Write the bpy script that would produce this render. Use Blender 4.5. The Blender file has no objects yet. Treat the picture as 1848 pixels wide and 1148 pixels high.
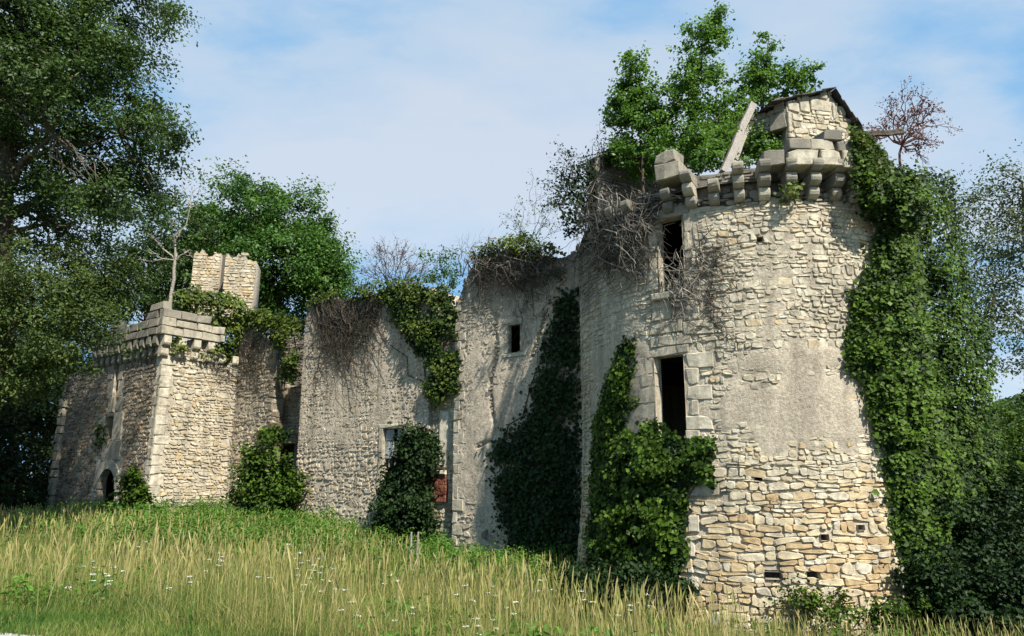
import bpy, math, random
import numpy as np
from mathutils import Vector, Matrix, noise as mnoise

random.seed(7)
rng = np.random.default_rng(7)
sc = bpy.context.scene
COL = sc.collection

# ------------------------------------------------------------------ camera, world, sun, exposure
F = 1300.0                      # focal length in photograph pixels (1848 wide)
PITCH = math.radians(12.43)
CP, SP = math.cos(PITCH), math.sin(PITCH)
cam_d = bpy.data.cameras.new('camera')
cam_d.sensor_width = 36.0
cam_d.lens = 36.0 * F / 1848.0
cam_d.clip_end = 3000
cam_d.clip_start = 0.1
cam = bpy.data.objects.new('camera', cam_d)
COL.objects.link(cam)
cam.location = (0, 0, 0)
cam.rotation_euler = (math.pi / 2 + PITCH, 0, 0)
sc.camera = cam

SUN_H = np.array([0.53, -0.848])
SUN_EL = math.radians(50)
world = bpy.data.worlds.new('World')
sc.world = world
world.use_nodes = True
wn = world.node_tree
wn.nodes.clear()


def N(tree, typ, **kw):
    n = tree.nodes.new(typ)
    for k, v in kw.items():
        setattr(n, k, v)
    return n


def ramp(tree, stops, interp='LINEAR'):
    r = tree.nodes.new('ShaderNodeValToRGB')
    r.color_ramp.interpolation = interp
    els = r.color_ramp.elements
    while len(els) < len(stops):
        els.new(0.5)
    for e, (p, c) in zip(els, stops):
        e.position = p
        e.color = (c[0], c[1], c[2], 1) if hasattr(c, '__len__') else (c, c, c, 1)
    return r


def build_world():
    t = wn
    L = t.links.new
    sky = N(t, 'ShaderNodeTexSky', sky_type='NISHITA', sun_disc=False)
    sky.sun_elevation = SUN_EL
    sky.sun_rotation = math.atan2(SUN_H[0], SUN_H[1])
    sky.air_density = 1.0
    sky.dust_density = 0.6
    sky.ozone_density = 1.0
    tc = N(t, 'ShaderNodeTexCoord')
    sep = N(t, 'ShaderNodeSeparateXYZ')
    L(tc.outputs['Generated'], sep.inputs[0])
    zc = N(t, 'ShaderNodeMath', operation='MAXIMUM')
    L(sep.outputs['Z'], zc.inputs[0]); zc.inputs[1].default_value = 0.0
    za = N(t, 'ShaderNodeMath', operation='ADD')
    L(zc.outputs[0], za.inputs[0]); za.inputs[1].default_value = 0.22
    dv = N(t, 'ShaderNodeVectorMath', operation='DIVIDE')
    cb = N(t, 'ShaderNodeCombineXYZ')
    for i in range(3):
        L(za.outputs[0], cb.inputs[i])
    L(tc.outputs['Generated'], dv.inputs[0]); L(cb.outputs[0], dv.inputs[1])
    mp = N(t, 'ShaderNodeMapping')
    mp.inputs['Rotation'].default_value = (0, 0, math.radians(0.4))
    mp.inputs['Scale'].default_value = (0.533, 0.772, 1)
    mp.inputs['Location'].default_value = (1.75, 5.36, -1.81)
    L(dv.outputs[0], mp.inputs[0])
    n1 = N(t, 'ShaderNodeTexNoise'); n1.inputs['Scale'].default_value = 1.25
    n1.inputs['Detail'].default_value = 6; n1.inputs['Roughness'].default_value = 0.45
    n1.inputs['Distortion'].default_value = 0.35
    n2 = N(t, 'ShaderNodeTexNoise'); n2.inputs['Scale'].default_value = 5.0
    n2.inputs['Detail'].default_value = 6; n2.inputs['Roughness'].default_value = 0.6
    L(mp.outputs[0], n1.inputs['Vector']); L(mp.outputs[0], n2.inputs['Vector'])
    mm = N(t, 'ShaderNodeMath', operation='MULTIPLY_ADD')
    L(n2.outputs['Fac'], mm.inputs[0]); mm.inputs[1].default_value = 0.24
    L(n1.outputs['Fac'], mm.inputs[2])
    r = ramp(t, [(0.56, (.09, .37, .74)), (0.635, (.30, .52, .77)), (0.68, (.48, .62, .77)), (0.765, (.60, .675, .77))])
    L(mm.outputs[0], r.inputs[0])
    # thin white veil: more of it low down, as with any cirrostratus seen edge-on
    mix = N(t, 'ShaderNodeMixRGB')
    mix.inputs[0].default_value = 0.8
    sc8 = N(t, 'ShaderNodeVectorMath', operation='SCALE'); sc8.inputs['Scale'].default_value = 8.0
    L(r.outputs[0], sc8.inputs[0])
    L(sky.outputs[0], mix.inputs[1]); L(sc8.outputs[0], mix.inputs[2])
    bg = N(t, 'ShaderNodeBackground')
    bg.inputs['Strength'].default_value = 0.08
    L(mix.outputs[0], bg.inputs[0])
    out = N(t, 'ShaderNodeOutputWorld')
    L(bg.outputs[0], out.inputs[0])


build_world()
sun_d = bpy.data.lights.new('sun', 'SUN')
sun_d.energy = 5.0
sun_d.angle = math.radians(0.55)
sun_d.color = (1.0, 0.94, 0.84)
sun = bpy.data.objects.new('sun', sun_d)
COL.objects.link(sun)
sv = Vector((SUN_H[0] * math.cos(SUN_EL), SUN_H[1] * math.cos(SUN_EL), math.sin(SUN_EL)))
sun.rotation_euler = sv.to_track_quat('Z', 'Y').to_euler()
sun.location = (20, -20, 40)
sc.view_settings.view_transform = 'Standard'
sc.view_settings.look = 'None'
sc.view_settings.exposure = 0.92
sc.view_settings.gamma = 1.0
sc.view_settings.use_curve_mapping = False
sc.render.engine = 'CYCLES'
sc.cycles.max_bounces = 6
sc.cycles.transparent_max_bounces = 4


# ------------------------------------------------------------------ helpers: rays, tagging, meshes
def ray(u, v):
    u = np.asarray(u, float); v = np.asarray(v, float)
    xc = (u - 924.0) / F
    yc = (574.0 - v) / F
    return xc, CP - yc * SP, SP + yc * CP


def at(u, v, Y):
    x, y, z = ray(u, v)
    k = Y / y
    return np.stack([x * k, y * k + 0 * x, z * k], -1)


def tag(o, label=None, cat=None, group=None, kind=None):
    if label: o['label'] = label
    if cat: o['category'] = cat
    if group: o['group'] = group
    if kind: o['kind'] = kind
    return o


def empty(name, loc, label, cat, group=None):
    e = bpy.data.objects.new(name, None)
    e.empty_display_size = 0.3
    e.location = loc
    COL.objects.link(e)
    return tag(e, label, cat, group)


def adopt(o, parent):
    o.parent = parent
    p = parent
    tot = Vector((0, 0, 0))
    while p is not None:
        if p.type == 'EMPTY':
            tot += Vector(p.location)
        p = p.parent
    if parent.type == 'EMPTY':
        o.matrix_parent_inverse = Matrix.Translation(-tot)


def link(name, me, mat, parent=None):
    o = bpy.data.objects.new(name, me)
    COL.objects.link(o)
    if mat is not None:
        me.materials.append(mat)
    if parent is not None:
        adopt(o, parent)
    return o


def np_mesh(name, V, Fa, attrs=None, smooth=False):
    """V (n,3); Fa (m,k) uniform polygons; attrs: name -> per-face values"""
    me = bpy.data.meshes.new(name)
    V = np.ascontiguousarray(V, dtype=np.float32)
    Fa = np.ascontiguousarray(Fa, dtype=np.int32)
    m, k = Fa.shape
    me.vertices.add(len(V)); me.vertices.foreach_set('co', V.ravel())
    me.loops.add(m * k); me.loops.foreach_set('vertex_index', Fa.ravel())
    me.polygons.add(m)
    me.polygons.foreach_set('loop_start', np.arange(0, m * k, k, dtype=np.int32))
    me.polygons.foreach_set('loop_total', np.full(m, k, dtype=np.int32))
    if attrs:
        for an, av in attrs.items():
            a = me.attributes.new(an, 'FLOAT', 'FACE')
            a.data.foreach_set('value', np.ascontiguousarray(av, dtype=np.float32))
    if smooth:
        me.polygons.foreach_set('use_smooth', np.ones(m, dtype=bool))
    me.update(calc_edges=True)
    return me


class MB:
    """collects polygons into one mesh"""

    def __init__(self):
        self.v = []; self.f = []; self.t = []; self.s = []

    def add(self, verts, faces, tone=0.5, stain_shade=0.0):
        b = len(self.v)
        self.v.extend(verts)
        for fc in faces:
            self.f.append([i + b for i in fc])
            self.t.append(tone); self.s.append(stain_shade)

    def mesh(self, name):
        me = bpy.data.meshes.new(name)
        me.from_pydata([tuple(p) for p in self.v], [], self.f)
        a = me.attributes.new('tone', 'FLOAT', 'FACE'); a.data.foreach_set('value', self.t)
        a = me.attributes.new('stain_shade', 'FLOAT', 'FACE'); a.data.foreach_set('value', self.s)
        return me

    def build(self, name, mat, parent=None):
        return link(name, self.mesh(name), mat, parent)


def nz(x, y=0.0, z=0.0):
    return mnoise.noise(Vector((x, y, z)))


def sstep(a, b, x):
    t = min(1.0, max(0.0, (x - a) / (b - a))) if a != b else float(x > a)
    return t * t * (3 - 2 * t)


def interp(x, pts):
    if x <= pts[0][0]: return pts[0][1]
    for (a, b), (c, d) in zip(pts, pts[1:]):
        if x <= c:
            return b + (d - b) * (x - a) / (c - a)
    return pts[-1][1]


# ------------------------------------------------------------------ materials
def new_mat(name):
    m = bpy.data.materials.new(name)
    m.use_nodes = True
    t = m.node_tree
    t.nodes.clear()
    return m, t


def stone_material(name, stops, grey=(0.115, 0.11, 0.098), rough=0.95, mott=0.55, bump=0.5, nscale=9.0, fine=46.0):
    m, t = new_mat(name)
    L = t.links.new
    out = N(t, 'ShaderNodeOutputMaterial')
    bs = N(t, 'ShaderNodeBsdfPrincipled')
    bs.inputs['Roughness'].default_value = rough
    bs.inputs['Specular IOR Level'].default_value = 0.12
    at_ = N(t, 'ShaderNodeAttribute', attribute_name='tone')
    st_ = N(t, 'ShaderNodeAttribute', attribute_name='stain_shade')
    geo = N(t, 'ShaderNodeNewGeometry')
    r = ramp(t, stops)
    n0 = N(t, 'ShaderNodeTexNoise'); n0.inputs['Scale'].default_value = nscale
    n0.inputs['Detail'].default_value = 6; n0.inputs['Roughness'].default_value = 0.65
    L(geo.outputs['Position'], n0.inputs['Vector'])
    n3 = N(t, 'ShaderNodeTexNoise'); n3.inputs['Scale'].default_value = 1.1
    n3.inputs['Detail'].default_value = 5; n3.inputs['Roughness'].default_value = 0.6
    L(geo.outputs['Position'], n3.inputs['Vector'])
    # tone + a little noise, so that one stone is not one colour
    ad = N(t, 'ShaderNodeMath', operation='MULTIPLY_ADD')
    L(n0.outputs['Fac'], ad.inputs[0]); ad.inputs[1].default_value = 0.5
    sb = N(t, 'ShaderNodeMath', operation='SUBTRACT'); L(at_.outputs['Fac'], sb.inputs[0]); sb.inputs[1].default_value = 0.25
    L(sb.outputs[0], ad.inputs[2])
    ad2 = N(t, 'ShaderNodeMath', operation='MULTIPLY_ADD'); L(n3.outputs['Fac'], ad2.inputs[0]); ad2.inputs[1].default_value = 0.55
    sb2 = N(t, 'ShaderNodeMath', operation='SUBTRACT'); L(ad.outputs[0], sb2.inputs[0]); sb2.inputs[1].default_value = 0.275
    L(sb2.outputs[0], ad2.inputs[2])
    L(ad2.outputs[0], r.inputs[0])
    # mottling
    mr = ramp(t, [(0.3, 1.0 - mott), (0.62, 1.08)])
    L(n0.outputs['Fac'], mr.inputs[0])
    mul = N(t, 'ShaderNodeMixRGB', blend_type='MULTIPLY'); mul.inputs[0].default_value = 0.8
    L(r.outputs[0], mul.inputs[1]); L(mr.outputs[0], mul.inputs[2])
    # lichen, soot and painted-in shade: stain
    sm = N(t, 'ShaderNodeMath', operation='MULTIPLY_ADD')
    L(n3.outputs['Fac'], sm.inputs[0]); sm.inputs[1].default_value = 1.5
    s2 = N(t, 'ShaderNodeMath', operation='MULTIPLY_ADD'); L(n0.outputs['Fac'], s2.inputs[0]); s2.inputs[1].default_value = 1.1
    s2.inputs[2].default_value = -1.3
    L(s2.outputs[0], sm.inputs[2])
    s3 = N(t, 'ShaderNodeMath', operation='ADD'); s3.use_clamp = True
    L(sm.outputs[0], s3.inputs[0])
    s4 = N(t, 'ShaderNodeMath', operation='MULTIPLY_ADD'); L(st_.outputs['Fac'], s4.inputs[0]); s4.inputs[1].default_value = 1.5
    s4.inputs[2].default_value = -0.5
    L(s4.outputs[0], s3.inputs[1])
    s5 = N(t, 'ShaderNodeMath', operation='MULTIPLY'); L(s3.outputs[0], s5.inputs[0]); s5.inputs[1].default_value = 0.8
    mps = N(t, 'ShaderNodeMapping'); mps.inputs['Scale'].default_value = (3.2, 3.2, .38)
    L(geo.outputs['Position'], mps.inputs[0])
    n5 = N(t, 'ShaderNodeTexNoise'); n5.inputs['Scale'].default_value = 1.0; n5.inputs['Detail'].default_value = 5
    L(mps.outputs[0], n5.inputs['Vector'])
    rs = ramp(t, [(0.36, 0.62), (0.55, 1.0)]); L(n5.outputs['Fac'], rs.inputs[0])
    mul2 = N(t, 'ShaderNodeMixRGB', blend_type='MULTIPLY'); mul2.inputs[0].default_value = 0.75
    L(mul.outputs[0], mul2.inputs[1]); L(rs.outputs[0], mul2.inputs[2])
    mx = N(t, 'ShaderNodeMixRGB'); L(s5.outputs[0], mx.inputs[0]); L(mul2.outputs[0], mx.inputs[1])
    mx.inputs[2].default_value = (*grey, 1)
    L(mx.outputs[0], bs.inputs['Base Color'])
    n4 = N(t, 'ShaderNodeTexNoise'); n4.inputs['Scale'].default_value = fine
    n4.inputs['Detail'].default_value = 5; n4.inputs['Roughness'].default_value = 0.7
    L(geo.outputs['Position'], n4.inputs['Vector'])
    ba = N(t, 'ShaderNodeMath', operation='ADD'); L(n4.outputs['Fac'], ba.inputs[0]); L(n0.outputs['Fac'], ba.inputs[1])
    bu = N(t, 'ShaderNodeBump'); bu.inputs['Strength'].default_value = bump; bu.inputs['Distance'].default_value = 0.03
    L(ba.outputs[0], bu.inputs['Height']); L(bu.outputs[0], bs.inputs['Normal'])
    L(bs.outputs[0], out.inputs[0])
    return m


CREAM = [(0.0, (0.26, 0.22, 0.16)), (0.25, (0.47, 0.42, 0.32)), (0.55, (0.60, 0.54, 0.41)), (0.8, (0.56, 0.445, 0.27)), (1.0, (0.45, 0.325, 0.18))]
GREYST = [(0.0, (0.20, 0.175, 0.14)), (0.35, (0.44, 0.375, 0.285)), (0.65, (0.57, 0.495, 0.38)), (1.0, (0.49, 0.36, 0.21))]
BROWN = [(0.0, (0.11, 0.085, 0.06)), (0.4, (0.24, 0.19, 0.135)), (0.75, (0.38, 0.315, 0.225)), (1.0, (0.30, 0.19, 0.105))]
M_stone = stone_material('limestone rubble', CREAM)
M_grey = stone_material('grey limestone rubble', GREYST)
M_brown = stone_material('brown rubble', BROWN)
M_mortar = stone_material('lime mortar', [(0.0, (0.34, 0.285, 0.21)), (0.5, (0.50, 0.435, 0.335)), (1.0, (0.59, 0.52, 0.41))], mott=0.45, bump=0.9, nscale=17.0, fine=55.0)
M_plaster = stone_material('old render', [(0.0, (0.33, 0.275, 0.21)), (0.5, (0.52, 0.445, 0.345)), (1.0, (0.61, 0.535, 0.425))], mott=0.55, bump=0.7, nscale=14.0, fine=45.0)
M_ashlar = stone_material('dressed limestone', [(0.0, (0.30, 0.265, 0.205)), (0.5, (0.49, 0.435, 0.33)), (1.0, (0.59, 0.54, 0.42))], mott=0.55, bump=0.6, nscale=7.0)
M_brick = stone_material('red brick', [(0.0, (0.14, 0.045, 0.03)), (0.6, (0.30, 0.11, 0.07)), (1.0, (0.40, 0.20, 0.11))])
M_slate = stone_material('slate', [(0.0, (0.035, 0.033, 0.03)), (0.6, (0.075, 0.07, 0.062)), (1.0, (0.12, 0.11, 0.09))], grey=(0.05, 0.05, 0.04))
M_dark = stone_material('shade dark stone', [(0.0, (0.05, 0.045, 0.04)), (1.0, (0.12, 0.11, 0.095))])  # near-black stone that puts shade into the colour


def leaf_material(name, dark, light, transl=0.3, rough=0.5, spec=0.3):
    m, t = new_mat(name)
    L = t.links.new
    out = N(t, 'ShaderNodeOutputMaterial')
    a = N(t, 'ShaderNodeAttribute', attribute_name='tone')
    mx = N(t, 'ShaderNodeMixRGB')
    L(a.outputs['Fac'], mx.inputs[0])
    mx.inputs[1].default_value = (*dark, 1); mx.inputs[2].default_value = (*light, 1)
    bs = N(t, 'ShaderNodeBsdfPrincipled')
    bs.inputs['Roughness'].default_value = rough
    bs.inputs['Specular IOR Level'].default_value = spec
    L(mx.outputs[0], bs.inputs['Base Color'])
    tr = N(t, 'ShaderNodeBsdfTranslucent')
    hs = N(t, 'ShaderNodeHueSaturation'); hs.inputs['Value'].default_value = 1.5; hs.inputs['Hue'].default_value = 0.485
    L(mx.outputs[0], hs.inputs['Color']); L(hs.outputs[0], tr.inputs['Color'])
    ms = N(t, 'ShaderNodeMixShader'); ms.inputs[0].default_value = transl
    L(bs.outputs[0], ms.inputs[1]); L(tr.outputs[0], ms.inputs[2])
    L(ms.outputs[0], out.inputs[0])
    return m


M_ivy = leaf_material('ivy leaf', (0.007, 0.020, 0.004), (0.085, 0.150, 0.016), 0.18, 0.5, 0.12)
M_ivyd = leaf_material('shade darkened ivy leaf', (0.006, 0.015, 0.005), (0.024, 0.052, 0.011), 0.12, 0.55, 0.15)  # ivy green darkened to carry shade in its colour
M_ivyy = leaf_material('yellow green ivy leaf', (0.030, 0.058, 0.010), (0.125, 0.165, 0.022), 0.3, 0.5, 0.2)
M_leafbig = leaf_material('oak leaf', (0.015, 0.036, 0.008), (0.070, 0.130, 0.022), 0.3, 0.5, 0.3)
M_leafmid = leaf_material('lime leaf', (0.022, 0.065, 0.010), (0.085, 0.19, 0.022), 0.3, 0.5, 0.3)
M_leafbright = leaf_material('maple leaf', (0.026, 0.080, 0.009), (0.12, 0.245, 0.028), 0.4, 0.5, 0.3)
M_leafolive = leaf_material('hazel leaf', (0.020, 0.042, 0.009), (0.095, 0.140, 0.026), 0.3, 0.55, 0.3)
M_leafpale = leaf_material('willow leaf', (0.03, 0.055, 0.015), (0.11, 0.15, 0.045), 0.3, 0.5, 0.3)
M_leafdark = leaf_material('shaded leaf', (0.008, 0.018, 0.006), (0.028, 0.052, 0.013), 0.2, 0.6, 0.2)  # dark leaf green with deep shade put into the colour
M_rust = leaf_material('withered leaf', (0.10, 0.05, 0.035), (0.21, 0.10, 0.07), 0.2, 0.7, 0.1)
M_grass = None


def bark_material(name, a, b, scale=14.0):
    m, t = new_mat(name)
    L = t.links.new
    out = N(t, 'ShaderNodeOutputMaterial'); bs = N(t, 'ShaderNodeBsdfPrincipled')
    bs.inputs['Roughness'].default_value = 0.9; bs.inputs['Specular IOR Level'].default_value = 0.1
    g = N(t, 'ShaderNodeNewGeometry')
    n = N(t, 'ShaderNodeTexNoise'); n.inputs['Scale'].default_value = scale; n.inputs['Detail'].default_value = 6
    L(g.outputs['Position'], n.inputs['Vector'])
    r = ramp(t, [(0.3, a), (0.7, b)])
    L(n.outputs['Fac'], r.inputs[0]); L(r.outputs[0], bs.inputs['Base Color'])
    bu = N(t, 'ShaderNodeBump'); bu.inputs['Strength'].default_value = 0.6; bu.inputs['Distance'].default_value = 0.03
    L(n.outputs['Fac'], bu.inputs['Height']); L(bu.outputs[0], bs.inputs['Normal'])
    L(bs.outputs[0], out.inputs[0])
    return m


M_bark = bark_material('bark', (0.035, 0.03, 0.022), (0.12, 0.10, 0.075))
M_barkpale = bark_material('bare grey wood', (0.16, 0.14, 0.115), (0.36, 0.33, 0.28))
M_vine = bark_material('dead vine', (0.12, 0.105, 0.085), (0.36, 0.325, 0.275), 9.0)
M_vined = bark_material('dark vine', (0.03, 0.026, 0.02), (0.10, 0.085, 0.065), 9.0)
M_twigred = bark_material('dead red twig', (0.07, 0.04, 0.035), (0.17, 0.09, 0.07))
M_wood = bark_material('weathered timber', (0.17, 0.155, 0.135), (0.34, 0.31, 0.27), 30.0)
M_shut = bark_material('grey paint timber', (0.20, 0.215, 0.225), (0.38, 0.40, 0.41), 12.0)


# ------------------------------------------------------------------ walls
class FlatWall:
    def __init__(self, O, d):
        d = np.array(d, float); d /= np.linalg.norm(d)
        self.O = np.array(O, float); self.d = d; self.n = np.array([d[1], -d[0]])

    def P(self, s, z, h=0.0):
        return (self.O[0] + self.d[0] * s + self.n[0] * h, self.O[1] + self.d[1] * s + self.n[1] * h, z)

    def hit(self, u, v, h=0.0):
        x, y, z = ray(u, v)
        O = self.O + self.n * h
        k = (O @ self.n) / (x * self.n[0] + y * self.n[1])
        px, py = x * k, y * k
        return (px - O[0]) * self.d[0] + (py - O[1]) * self.d[1], z * k

    def norm(self, s, z):
        return self.n

    def pos(self, s, z, h):
        s = np.asarray(s); o = np.empty((len(s), 3))
        o[:, 0] = self.O[0] + self.d[0] * s + self.n[0] * h
        o[:, 1] = self.O[1] + self.d[1] * s + self.n[1] * h
        o[:, 2] = z
        nn = np.zeros((len(s), 3)); nn[:, 0] = self.n[0]; nn[:, 1] = self.n[1]
        return o, nn


TC = np.array([6.03, 18.55])
TA = -TC / np.linalg.norm(TC)
TB = np.array([-TA[1], TA[0]])            # to the right as the camera sees it
TR = 4.2


def tower_r(z):
    if z > 1.0: return TR + 0.0 * z
    if z > -0.6: return TR + 0.05 * (1.0 - z) / 1.6
    return TR + 0.05 + 0.10 * (-0.6 - z)


class RoundWall:
    def P(self, s, z, h=0.0):
        a = s / TR; r = tower_r(z) + h
        c, q = math.cos(a) * r, math.sin(a) * r
        return (TC[0] + TA[0] * c + TB[0] * q, TC[1] + TA[1] * c + TB[1] * q, z)

    def hit(self, u, v, h=0.0):
        x, y, z = ray(u, v)
        x = np.atleast_1d(x) + 0 * np.atleast_1d(z); y = np.atleast_1d(y) + 0 * x; z = np.atleast_1d(z) + 0 * x
        r = np.full(len(x), TR + h)
        for _ in range(3):
            A = x * x + y * y; B = x * TC[0] + y * TC[1]
            D = B * B - A * (TC @ TC - r * r)
            k = (B - np.sqrt(np.maximum(D, 0))) / A
            zz = z * k
            r = np.array([tower_r(q) for q in zz]) + h
        px, py = x * k - TC[0], y * k - TC[1]
        s = np.arctan2(px * TB[0] + py * TB[1], px * TA[0] + py * TA[1]) * TR
        if np.ndim(u) == 0 and np.ndim(v) == 0:
            return float(s[0]), float(zz[0])
        return s, zz

    def norm(self, s, z):
        a = s / TR
        return TA * math.cos(a) + TB * math.sin(a)

    def pos(self, s, z, h):
        a = np.asarray(s) / TR
        r = np.array([tower_r(q) for q in z]) + h
        nn = np.zeros((len(a), 3))
        nn[:, 0] = TA[0] * np.cos(a) + TB[0] * np.sin(a); nn[:, 1] = TA[1] * np.cos(a) + TB[1] * np.sin(a)
        o = np.zeros((len(a), 3))
        o[:, 0] = TC[0] + nn[:, 0] * r; o[:, 1] = TC[1] + nn[:, 1] * r; o[:, 2] = z
        return o, nn


def rect_px(w, u0, u1, v0, v1, h=0.0):
    """pixel rectangle -> (s0, s1, z0, z1) on the wall, measured at its middle lines"""
    um, vm = (u0 + u1) / 2, (v0 + v1) / 2
    s0, _ = w.hit(u0, vm, h); s1, _ = w.hit(u1, vm, h)
    _, z1 = w.hit(um, v0, h); _, z0 = w.hit(um, v1, h)
    return (float(s0), float(s1), float(z0), float(z1))


def in_rects(s, z, rects, pad=0.0):
    for a, b, c, d in rects:
        if a - pad < s < b + pad and c - pad < z < d + pad:
            return True
    return False


def core(w, s0, s1, z0, top, mask, holes, step, name, mat, parent, depth=None, stain_shade=None, full=None, cracks=()):
    """mortar body of a wall: a relief sheet with true openings, plus top, back and ends"""
    ztop_max = max(top(s0 + (s1 - s0) * i / 60) for i in range(61))
    ss = list(np.arange(s0, s1, step)) + [s1]
    if full:
        ss = list(np.arange(full[0], s0, 0.5)) + ss + list(np.arange(s1 + 0.5, full[1], 0.5)) + [full[1]]
    zs = list(np.arange(z0, ztop_max, step)) + [ztop_max]
    for a, b, c, d in holes:
        ss = [q for q in ss if abs(q - a) > step * .4 and abs(q - b) > step * .4] + [a, b]
        zs = [q for q in zs if abs(q - c) > step * .4 and abs(q - d) > step * .4] + [c, d]
    ss = sorted(ss); zs = sorted(zs)
    ns, nz_ = len(ss), len(zs)
    V = np.zeros((ns, nz_, 3)); S = np.zeros((ns, nz_))
    tops = [top(s) for s in ss]
    for i, s in enumerate(ss):
        for j, z in enumerate(zs):
            zc = min(z, tops[i])
            m = mask(s, zc)
            h = -0.024 + 0.048 * m - ((.014 * sstep(.25, -.3, zc) + .20 * sstep(5.70, 5.76, zc)) if full else 0) + 0.012 * nz(s * 5.1, zc * 5.1, 3.3) + 0.012 * nz(s * 1.3, zc * 1.3, 8.1)
            for cr in cracks:
                h -= 0.16 * max(0.0, 1 - crack_dist(cr, s, zc) / 0.06)
            V[i, j] = w.P(s, zc, h)
            S[i, j] = stain_shade(s, zc) if stain_shade else 0.0
    Fa, St = [], []
    I = lambda i, j: i * nz_ + j
    for i in range(ns - 1):
        sm = (ss[i] + ss[i + 1]) / 2
        tm = max(tops[i], tops[i + 1])
        for j in range(nz_ - 1):
            if zs[j] >= tm: break
            if in_rects(sm, (zs[j] + zs[j + 1]) / 2, holes): continue
            Fa.append((I(i, j), I(i + 1, j), I(i + 1, j + 1), I(i, j + 1))); St.append(S[i, j])
    Vl = V.reshape(-1, 3)
    extra = []
    if depth:
        b = len(Vl)
        for i, s in enumerate(ss):
            extra.append(w.P(s, tops[i], -0.02)); extra.append(w.P(s, tops[i], -depth)); extra.append(w.P(s, z0, -depth))
        for i in range(ns - 1):
            k = b + 3 * i
            Fa.append((k, k + 3, k + 4, k + 1)); St.append(0.8)
            Fa.append((k + 1, k + 4, k + 5, k + 2)); St.append(0.4)
        for i, fl in ((0, 1), (ns - 1, 0)):
            k = b + 3 * i
            c = len(Vl) + len(extra); extra.append(w.P(ss[i], z0, -0.02))
            Fa.append((k, k + 1, k + 2, c) if fl else (k, c, k + 2, k + 1)); St.append(0.5)
        Vl = np.vstack([Vl, np.array(extra)])
    me = np_mesh(name, Vl, np.array(Fa), {'tone': np.full(len(Fa), 0.5), 'stain_shade': np.array(St)})
    o = link(name, me, mat, parent)
    return o


def crack_dist(poly, s, z):
    best = 9.0
    for (a, b), (c, d) in zip(poly, poly[1:]):
        dx, dz = c - a, d - b
        t = max(0, min(1, ((s - a) * dx + (z - b) * dz) / (dx * dx + dz * dz + 1e-9)))
        best = min(best, math.hypot(s - a - t * dx, z - b - t * dz))
    return best


def stone_solid(w, pts, proud, rings, rnd, base=0.0):
    """pts: polygon in (s,z); returns verts, faces of one bedded stone"""
    n = len(pts)
    cs = sum(p[0] for p in pts) / n; cz = sum(p[1] for p in pts) / n
    ts, tz = rnd.uniform(-.05, .05), rnd.uniform(-.06, .06)
    V, Fc = [], []
    spec = ((1.0, -0.06), (0.985, proud * 0.5), (rnd.uniform(.80, .91), proud)) if rings == 3 else ((1.0, -0.06 + base), (rnd.uniform(.82, .91), proud))
    for k, (sc_, h) in enumerate(spec):
        for (s, z) in pts:
            ds, dz = (s - cs) * sc_, (z - cz) * sc_
            hh = h + (ts * ds + tz * dz if k else 0) + (rnd.uniform(-.006, .006) if k else 0)
            V.append(w.P(cs + ds, cz + dz, hh))
    for k in range(len(spec) - 1):
        for i in range(n):
            j = (i + 1) % n
            Fc.append((k * n + i, k * n + j, (k + 1) * n + j, (k + 1) * n + i))
    b = (len(spec) - 1) * n
    Fc.append(tuple(range(b, b + n)))
    return V, Fc


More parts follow.
